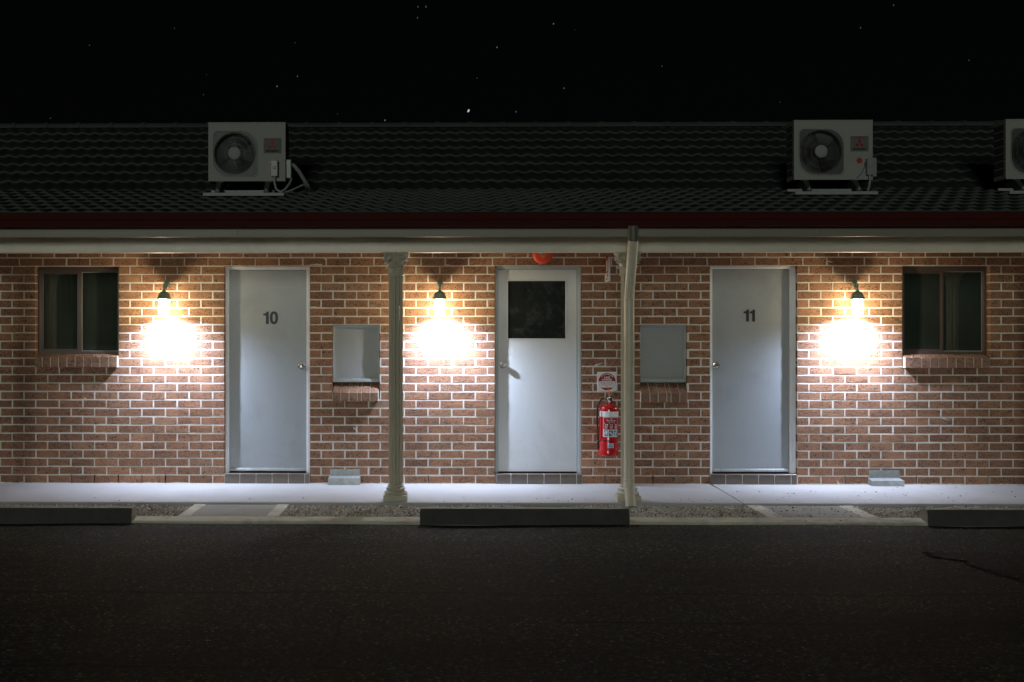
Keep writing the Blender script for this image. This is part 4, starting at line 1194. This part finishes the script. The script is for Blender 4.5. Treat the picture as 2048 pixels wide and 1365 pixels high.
    if kind == 1:
        pts = [(vx+.036, yF-.03, Z0+.04), (vx+.038, yF-.03, Z0-.03), (vx+.055, yF-.035, Z0-.09), (vx+.10, yF-.04, Z0-.118), (vx+.145, yF-.03, Z0-.09), (vx+.185, yF, Z0-.03), (vx+.198, yF+.06, Z0+.03)]
        cd.tube(pts, .0125, 10)
        cd.tube([(vx+.09, yF-.02, Z0-.115), (vx+.16, yF, Z0-.112), (vx+.24, yF+.03, Z0-.075), (vx+.31, yF+.06, Z0-.035), (vx+.335, yF+.12, Z0-.04)], .010, 10)
        cd.build('conduit', M_plastic, root, smooth=40)
        pi = MB()
        for o3, rr in ((0, .021), (.028, .015)):
            pi.tube([(X0+W+.03, yF+.08+o3, Z0+.19), (X0+W+.075, yF+.09+o3, Z0+.17), (X0+W+.125, yF+.11+o3, Z0+.11), (X0+W+.165, yF+.14+o3, Z0+.04), (X0+W+.205-o3, yF+.18+o3, Z0-.02), (X0+W+.21, yF+.30, Z0-.06)], rr, 12)
        pi.build('insulated_pipe', M_plastic, root, smooth=40)
    else:
        cd.tube([(vx+.034, yF-.03, Z0+.04), (vx+.036, yF-.03, Z0-.02), (vx+.032, yF-.02, Z0-.07), (vx+.024, yF+.0, Z0-.115)], .0125, 10)
        cd.build('conduit', M_plastic, root, smooth=40)
        lo = MB(); lo.tube([(vx-.006, yF-.008, Z0+.17), (vx-.012, yF-.014, Z0+.12), (vx-.04, yF-.01, Z0+.06), (vx-.09, yF-.006, Z0+.01)], .004, 6); lo.build('cable', M_rubber, root, smooth=40)
    # left side coil guard
    sgm = MB()
    for k in range(7):
        zz = Z0 + .05 + k*.075; sgm.bbox(X0 - .006, X0 - .0005, yF + .03, -yF - .03, zz, zz + .055, .002)
    sgm.build('side_louvre', M_acg, root)
    # roof frame: two aluminium rails, sloping brackets, rubber feet
    for bx in (.09, .585):
        k = MB(); a = X0 + bx
        k.add([(a, yF+.0, Z0-.012), (a, -yF, Z0-.012), (a, -yF, Z0-.03), (a, yF-.13, Z0-.138), (a, yF-.13, Z0-.105), (a+.05, yF+.0, Z0-.012), (a+.05, -yF, Z0-.012), (a+.05, -yF, Z0-.03), (a+.05, yF-.13, Z0-.138), (a+.05, yF-.13, Z0-.105)],
              [(0, 1, 2, 3, 4), (9, 8, 7, 6, 5), (0, 5, 6, 1), (1, 6, 7, 2), (2, 7, 8, 3), (3, 8, 9, 4), (4, 9, 5, 0)])
        k.box(a - .015, a + .065, yF + .01, -yF - .01, Z0 - .012, Z0 - .001)
        k.box(a + .005, a + .045, yF - .15, yF - .10, Z0 - .136, Z0 - .128)
        k.build('roof_bracket', M_bracket, root)
        t_ = MB(); t_.lathe([(.001, Z0-.118), (.012, Z0-.118), (.012, Z0-.108), (.006, Z0-.107), (.006, Z0-.09), (.001, Z0-.09)], (a + .025, yF - .125, 0), 12); t_.build('bolt', M_rail, root)
    rl = MB(); rl.bbox(X0 - .028, X0 + W + .004, yF - .145, yF - .105, Z0 - .168, Z0 - .136, .002)
    rl.build('rail', M_rail, root)
    rl = MB(); rl.bbox(X0 - .055 if kind != 1 else X0 + .02, X0 + W - .12, yF + .04, yF + .075, Z0 - .118, Z0 - .090, .002); rl.build('rail', M_rail, root)
    return root
aircon(416.7, 362.5, .10, 'air conditioner on the left of the roof, with grey pipes looping from its right side', 1)
a2 = aircon(1588, 359.5, .02, 'air conditioner on the right of the roof, above door 11 and its lantern', 2)
a3 = copy_tree(a2); a3.location.x += PX(2011.5, .02) - PX(1588, .02); a3.location.z += .004
a3['label'] = 'air conditioner cut off by the right edge of the photo'

# ------------------------------------------------------------------ fire extinguisher and signs
def extinguisher():
    cx_, zb = P(1216.0, 910.8, -.125)
    root = empty('fire_extinguisher', (cx_, -.122, zb)); tag(root, 'red powder fire extinguisher hung on the brick wall beside the downpipe', 'extinguisher')
    root.rotation_euler = (0, R(1.3), 0)
    r = .0945
    b = MB(); b.lathe([(.001, .004), (.085, .004), (.0975, .0), (.0985, .012), (.0975, .055), (.0945, .062), (r, .40), (r, .452), (.091, .474), (.080, .492), (.060, .504), (.034, .510), (.024, .514), (.022, .530), (.001, .530)], n=56)
    body = b.build('cylinder', M_red, root, smooth=40)
    def patch(rr, x0, x1, z0, z1, n=24):
        t0, t1 = x0/rr, x1/rr
        return [[Vector((rr*math.sin(t0 + (t1-t0)*i/n), -rr*math.cos(t0 + (t1-t0)*i/n), z)) for i in range(n+1)] for z in (z0, z1)]
    def pat(name, x0, x1, z0, z1, m, lay=1, parent=body):
        q = MB(); q.grid(patch(r + .0006*lay, x0, x1, z0, z1)); return q.build(name, m, parent, smooth=60, fixn=False)
    def wtext(body_, cx2, cz, size, m, par, bold=0, sx=1.0, lay=4):
        v2, f2 = text2d(body_, size, bold, 0, sx); q = MB(); rr = r + .0006*lay
        q.add([(rr*math.sin((cx2+a)/rr), -rr*math.cos((cx2+a)/rr), cz+b2) for a, b2 in v2], f2); q.build('lettering', m, par, fixn=False)
    q = MB(); q.lathe([(r-.001, .386), (r+.0008, .386), (r+.0008, .441), (r-.001, .441)], n=56); q.build('white_band', M_white, body, smooth=40)
    # instruction label, turned a little to the right of centre
    c0 = .012
    lab = pat('instruction_label', c0-.082, c0+.082, .190, .382, M_white)
    pat('red_panel', c0-.078, c0+.078, .262, .379, M_signred, 2, lab)
    wtext('FlameStop', c0, .352, .020, M_white, lab, .0004, 1.15)
    q = MB(); rr = r + .0006*4
    q.add([(rr*math.sin((c0+a)/rr), -rr*math.cos((c0+a)/rr), z) for a, z in ((-.008, .362), (.008, .362), (.006, .370), (0, .377), (-.006, .370))], [(0, 1, 2, 3, 4)]); q.build('flame_mark', M_white, lab, fixn=False)
    wtext('EXTINGUISHER', c0, .334, .010, M_white, lab, .0002)
    for i in range(3):
        xa = c0 - .050 + i*.052
        for (a, z, wd, hg) in ((-.018, .322, .007, .006), (-.006, .308, .012, .010), (.012, .309, .006, .014), (0, .292, .034, .0035), (0, .285, .030, .0035), (0, .278, .022, .003), (0, .271, .026, .0025)):
            if i == 0 and a == .012: wd = .012
            pat('pictogram', xa+a-wd/2, xa+a+wd/2, z-hg/2, z+hg/2, M_white, 3, lab)
        pat('blue_square', xa-.023, xa+.019, .198, .254, M_blue, 2, lab)
        for (a, z, wd, hg) in (((-.012, .225, .010, .034), (.006, .233, .018, .028), (.006, .213, .010, .016)), ((-.008, .232, .018, .018), (.010, .212, .012, .018), (.0, .221, .014, .008)), ((-.008, .220, .010, .036), (.006, .238, .008, .016), (.0, .208, .014, .008)))[i]:
            pat('pictogram', xa+a-wd/2, xa+a+wd/2, z-hg/2, z+hg/2, M_white, 3, lab)
    sl = pat('silver_label', -.018, .044, .080, .128, M_label, 2, body)
    wtext('SERVICE', .013, .112, .011, M_blue, sl); pat('print_line', -.012, .038, .090, .094, M_blue, 3, sl); pat('print_line', -.012, .038, .099, .102, M_blue, 3, sl)
    q = MB(); q.lathe([(r+.001, .146), (r+.003, .147), (r+.003, .152), (r+.001, .153)], n=48); q.build('strap', M_rubber, body, smooth=40)
    q = MB(); q.tube([(-.079, -.056, .44), (-.0795, -.056, .30), (-.080, -.056, .152)], .0028, 8); q.build('cord', M_rubber, body)
    v = MB()
    v.lathe([(.001, .526), (.018, .526), (.018, .545), (.014, .55), (.014, .590), (.001, .592)], n=20)
    v.tube([(0, 0, .563), (-.045, -.004, .566), (-.058, -.005, .565)], [.012, .010, .008], 12)
    v.box(-.012, .012, -.012, .012, .585, .612)
    v.build('valve', M_steel, root, smooth=40)
    ga = MB(); ga.lathe([(.001, -.018), (.021, -.018), (.022, -.034), (.018, -.037), (.017, -.034), (.001, -.034)], (.012, 0, .560), 24, 'y'); gg = ga.build('pressure_gauge', M_steel, root, smooth=40)
    gd = MB(); gd.lathe([(.001, -.0345), (.016, -.0345), (.016, -.0352), (.001, -.0352)], (.012, 0, .560), 20, 'y'); gd.build('gauge_dial', M_black, gg)
    h = MB()
    h.shell([[Vector((-.035, y, .585)) for y in (-.011, 0, .011)], [Vector((-.030, y, .606)) for y in (-.011, 0, .011)], [Vector((0, y, .620)) for y in (-.011, 0, .011)], [Vector((.045, y, .632)) for y in (-.010, 0, .010)], [Vector((.098, y, .648)) for y in (-.010, 0, .010)]], Vector((0, 0, .004)))
    h.build('squeeze_handle', M_steel, root, smooth=40)
    h = MB(); h.shell([[Vector((-.02, y, .594)) for y in (-.010, 0, .010)], [Vector((.03, y, .592)) for y in (-.010, 0, .010)], [Vector((.085, y, .585)) for y in (-.009, 0, .009)]], Vector((0, 0, .003)))
    h.build('carry_handle', M_black, root, smooth=40)
    tg = MB(); tg.tube([(.008 + .013*math.cos(a), -.018, .617 + .014*math.sin(a)) for a in [2*math.pi*i/16 for i in range(17)]], .0055, 8)
    tg.tube([(.003, -.016, .628), (-.012, -.014, .652), (-.018, -.006, .668)], .003, 6)
    tg.build('safety_tag', M_orange, root, smooth=40)
    ho = MB(); ho.tube([(-.050, -.005, .566), (-.075, -.010, .558), (-.100, -.014, .530), (-.117, -.016, .48), (-.120, -.016, .43), (-.117, -.016, .34), (-.110, -.016, .24), (-.106, -.014, .15)], [.0085]*8, 12)
    hh = ho.build('hose', M_rubber, root, smooth=50)
    ho = MB(); ho.tube([(-.106, -.014, .152), (-.1055, -.014, .138)], .0105, 12); ho.build('hose_ferrule', M_steel, hh, smooth=40)
    ho = MB(); ho.tube([(-.1055, -.014, .138), (-.104, -.013, .10), (-.103, -.012, .062)], [.009, .0095, .011], 12); ho.build('nozzle', M_rubber, hh, smooth=40)
    wb = MB(); wb.box(-.02, .02, .093, .119, .40, .56); wb.box(-.03, .03, .085, .12, .50, .53); wb.build('wall_bracket', M_steel, root)
    return root
extinguisher()

def square_sign():
    cx_, cz = P(1214.0, 763.7, -.008)
    root = empty('wall_sign', (cx_, 0, cz)); tag(root, 'square white sign with a red circle lettered powder, above the fire extinguisher', 'sign')
    root.rotation_euler = (0, R(-.4), 0)
    h = .0985
    b = MB(); b.bbox(-h, h, -.010, -.002, -h, h, .001); pl = b.build('sign_board', M_white, root)
    y = -.0107; rr = .085
    def seg(z0, z1, r_=rr, yy=y):
        z0 = max(z0, -r_); z1 = min(z1, r_); n = 20; L_ = []; R_ = []
        for i in range(n+1):
            z = z0 + (z1-z0)*i/n; x = math.sqrt(max(0, r_*r_ - z*z)); L_.append((-x, yy, z)); R_.append((x, yy, z))
        m = MB(); m.grid([L_, R_]); return m
    seg(.0035, rr).build('red_field', M_signred, pl, fixn=False)
    seg(-rr, -.060).build('red_field', M_signred, pl, fixn=False)
    rg_ = MB(); n = 64
    rg_.add([(q*math.cos(2*math.pi*i/n), y - .0002, q*math.sin(2*math.pi*i/n)) for q in (rr - .0012, rr + .0012) for i in range(n)], [(i, (i+1) % n, n+(i+1) % n, n+i) for i in range(n)])
    rg_.build('ring', M_dark_logo, pl, fixn=False)
    def tx(body, cx2, cz2, size, m, bold=0., sx=1.): 
        v2, f2 = text2d(body, size, bold, 0, sx); q = MB(); q.add([(cx2+a, y-.0006, cz2+b2) for a, b2 in v2], f2); q.build('lettering', m, pl, fixn=False)
    tx('A:B(E)', 0, .041, .024, M_white, .0009, 1.05); tx('POWDER', 0, .0175, .022, M_white, .0010, 1.10)
    for i, t in enumerate(('FOR WOOD, PAPER, PLASTICS,', 'FLAMMABLE LIQUIDS AND', 'ENERGISED ELECTRICAL', 'FIRES')): tx(t, 0, -.0085 - i*.0130, (.0098, .0105, .0108, .0105)[i], M_signred, .0002)
    tx('1', 0, -.074, .009, M_white)
    word = 'FIRE EXTINGUISHER'; q = MB()
    for i, ch in enumerate(word):
        if ch == ' ': continue
        a = R(90 + 50 - 100*i/(len(word)-1)); v2, f2 = text2d(ch, .0135, .0005)
        ca, sa = math.cos(a - math.pi/2), math.sin(a - math.pi/2); px_, pz_ = .0735*math.cos(a), .0735*math.sin(a)
        q.add([(px_ + u*ca - w*sa, y - .0006, pz_ + u*sa + w*ca) for u, w in v2], f2)
    q.build('lettering', M_white, pl, fixn=False)
square_sign()

def edge_sign():
    x, z0 = P(1213.8, 563.5, -.10); z1 = P(1213.8, 516, -.10)[1]
    H = z1 - z0
    root = empty('wall_sign', (x, 0, z0)); tag(root, 'narrow red and white location sign standing out from the wall, seen edge on', 'sign')
    b = MB(); b.bbox(0, .004, -.20, -.002, 0, H, .001); b.bbox(.0041, .021, -.2005, -.1975, -.004, H - .010, .001); b.bbox(.0041, .03, -.004, -.001, 0, H, .001)
    pl = b.build('sign_board', M_white, root)
    f = MB(); f.box(-.0008, -.0002, -.195, -.008, .085, H - .006); f.build('red_field', M_signred, pl)
    f = MB(); f.box(-.0014, -.0009, -.150, -.060, .10, H - .03); f.build('white_arrow', M_white, pl)
    f = MB(); f.box(-.0008, -.0002, -.17, -.10, .045, .075); f.box(-.0008, -.0002, -.15, -.05, .018, .034); f.build('print_line', M_signred, pl)
    f = MB(); f.prism_x([(-.2, H-.012), (-.19, H+.012), (-.14, H+.004), (-.15, H-.012)], -.016, -.002); f.build('bent_corner', M_signred, pl)
edge_sign()

def bell():
    x, z = P(1085.2, 508.5, -.05)
    root = empty('alarm_bell', (x, 0, z)); tag(root, 'orange-red fire alarm bell above the off-white door, half hidden by the porch beam', 'bell')
    b = MB(); b.lathe([(.097, -.026), (.101, -.028), (.1015, -.038), (.098, -.052), (.086, -.066), (.066, -.073), (.034, -.076), (.001, -.077)], n=48, axis='y')
    g = b.build('gong', M_bell, root, smooth=45)
    b = MB(); b.lathe([(.001, -.0765), (.010, -.0765), (.010, -.082), (.006, -.085), (.001, -.085)], n=16, axis='y'); b.build('centre_screw', M_steel, g, smooth=40)
    v2, f2 = text2d('FIRE', .030, .001); q = MB(); q.add([(a, -.0775, b2 - .002 + .024) for a, b2 in v2], f2); q.build('lettering', M_white, g, fixn=False)
    q = MB()
    for i in range(9):
        a = R(205 + i*16); q.box(.026*math.cos(a) - .002, .026*math.cos(a) + .002, -.0785, -.0775, .026*math.sin(a) - .003 + .012, .026*math.sin(a) + .003 + .012)
    q.build('print_marks', M_white, g)
    q = MB(); n = 24
    q.add([(k*math.cos(2*math.pi*i/n)*.0155, -.0768, -.028 + k*math.sin(2*math.pi*i/n)*.0075) for k in (.75, 1) for i in range(n)], [(i, (i+1) % n, n+(i+1) % n, n+i) for i in range(n)]); 
    q.build('oval_mark', M_white, g, fixn=False)
    b = MB(); b.bbox(-.045, .045, -.030, -.002, -.045, .045, .004); b.build('bell_base', M_white, root)
    b = MB(); b.tube([(-.035, -.004, -.09), (-.035, -.004, z*0 - .118)], .006, 8); b.build('cable', M_plastic, root)
bell()

# galvanised boxes at the foot of the wall
def metal_box(px0, px1, fx0, fx1, ytop, yf0, yf1, label, tilt):
    yb_, yF = -.006, -.128
    x0, x1 = PX(px0, yb_), PX(px1, yb_); f0, f1 = PX(fx0, yF), PX(fx1, yF)
    zt = zy(ytop, yb_); zf = zy(yf0, yF)
    root = empty('drip_tray', ((x0+x1)/2, 0, 0)); ox = (x0+x1)/2
    tag(root, label, 'metal tray', 'folded galvanised trays at the foot of the wall')
    b = MB(); b.box(x0-ox, x1-ox, yb_ - .0015, yb_, .002, zt); b.box(x0-ox, x1-ox, yb_ - .010, yb_ - .0016, zt - .002, zt); b.build('back_plate', M_galv, root)
    t = .0015; f = MB(); a, c = f0-ox, f1-ox
    f.box(a, c, yF, yF + t, .001, zf); f.box(a, a + t, yF + t, yb_ - .002, .001, zf); f.box(c - t, c, yF + t, yb_ - .002, .001, zf)
    f.box(a + t, c - t, yF + t, yb_ - .002, .001, .003)
    f.box(a + t, c - t, yF + t, yF + .010, zf - t, zf)
    f.add([(a+t, yF + .010, zf - t), (c-t, yF + .010, zf - t), (c-t, yb_-.002, zf + .010), (a+t, yb_-.002, zf + .010), (a+t, yF + .010, zf), (c-t, yF + .010, zf), (c-t, yb_-.002, zf + .0115), (a+t, yb_-.002, zf + .0115)],
          [(0, 3, 2, 1), (4, 5, 6, 7), (0, 1, 5, 4), (1, 2, 6, 5), (2, 3, 7, 6), (3, 0, 4, 7)])
    f.build('tray', M_galv, root)
metal_box(660, 719.8, 656.3, 719.3, 939.3, 957.5, 971.6, 'galvanised tray at the wall foot between door 10 and the fluted post', 0)
metal_box(1738, 1799.5, 1744.3, 1809, 939.8, 960.5, 974.2, 'galvanised tray at the wall foot below the right lantern', 0)
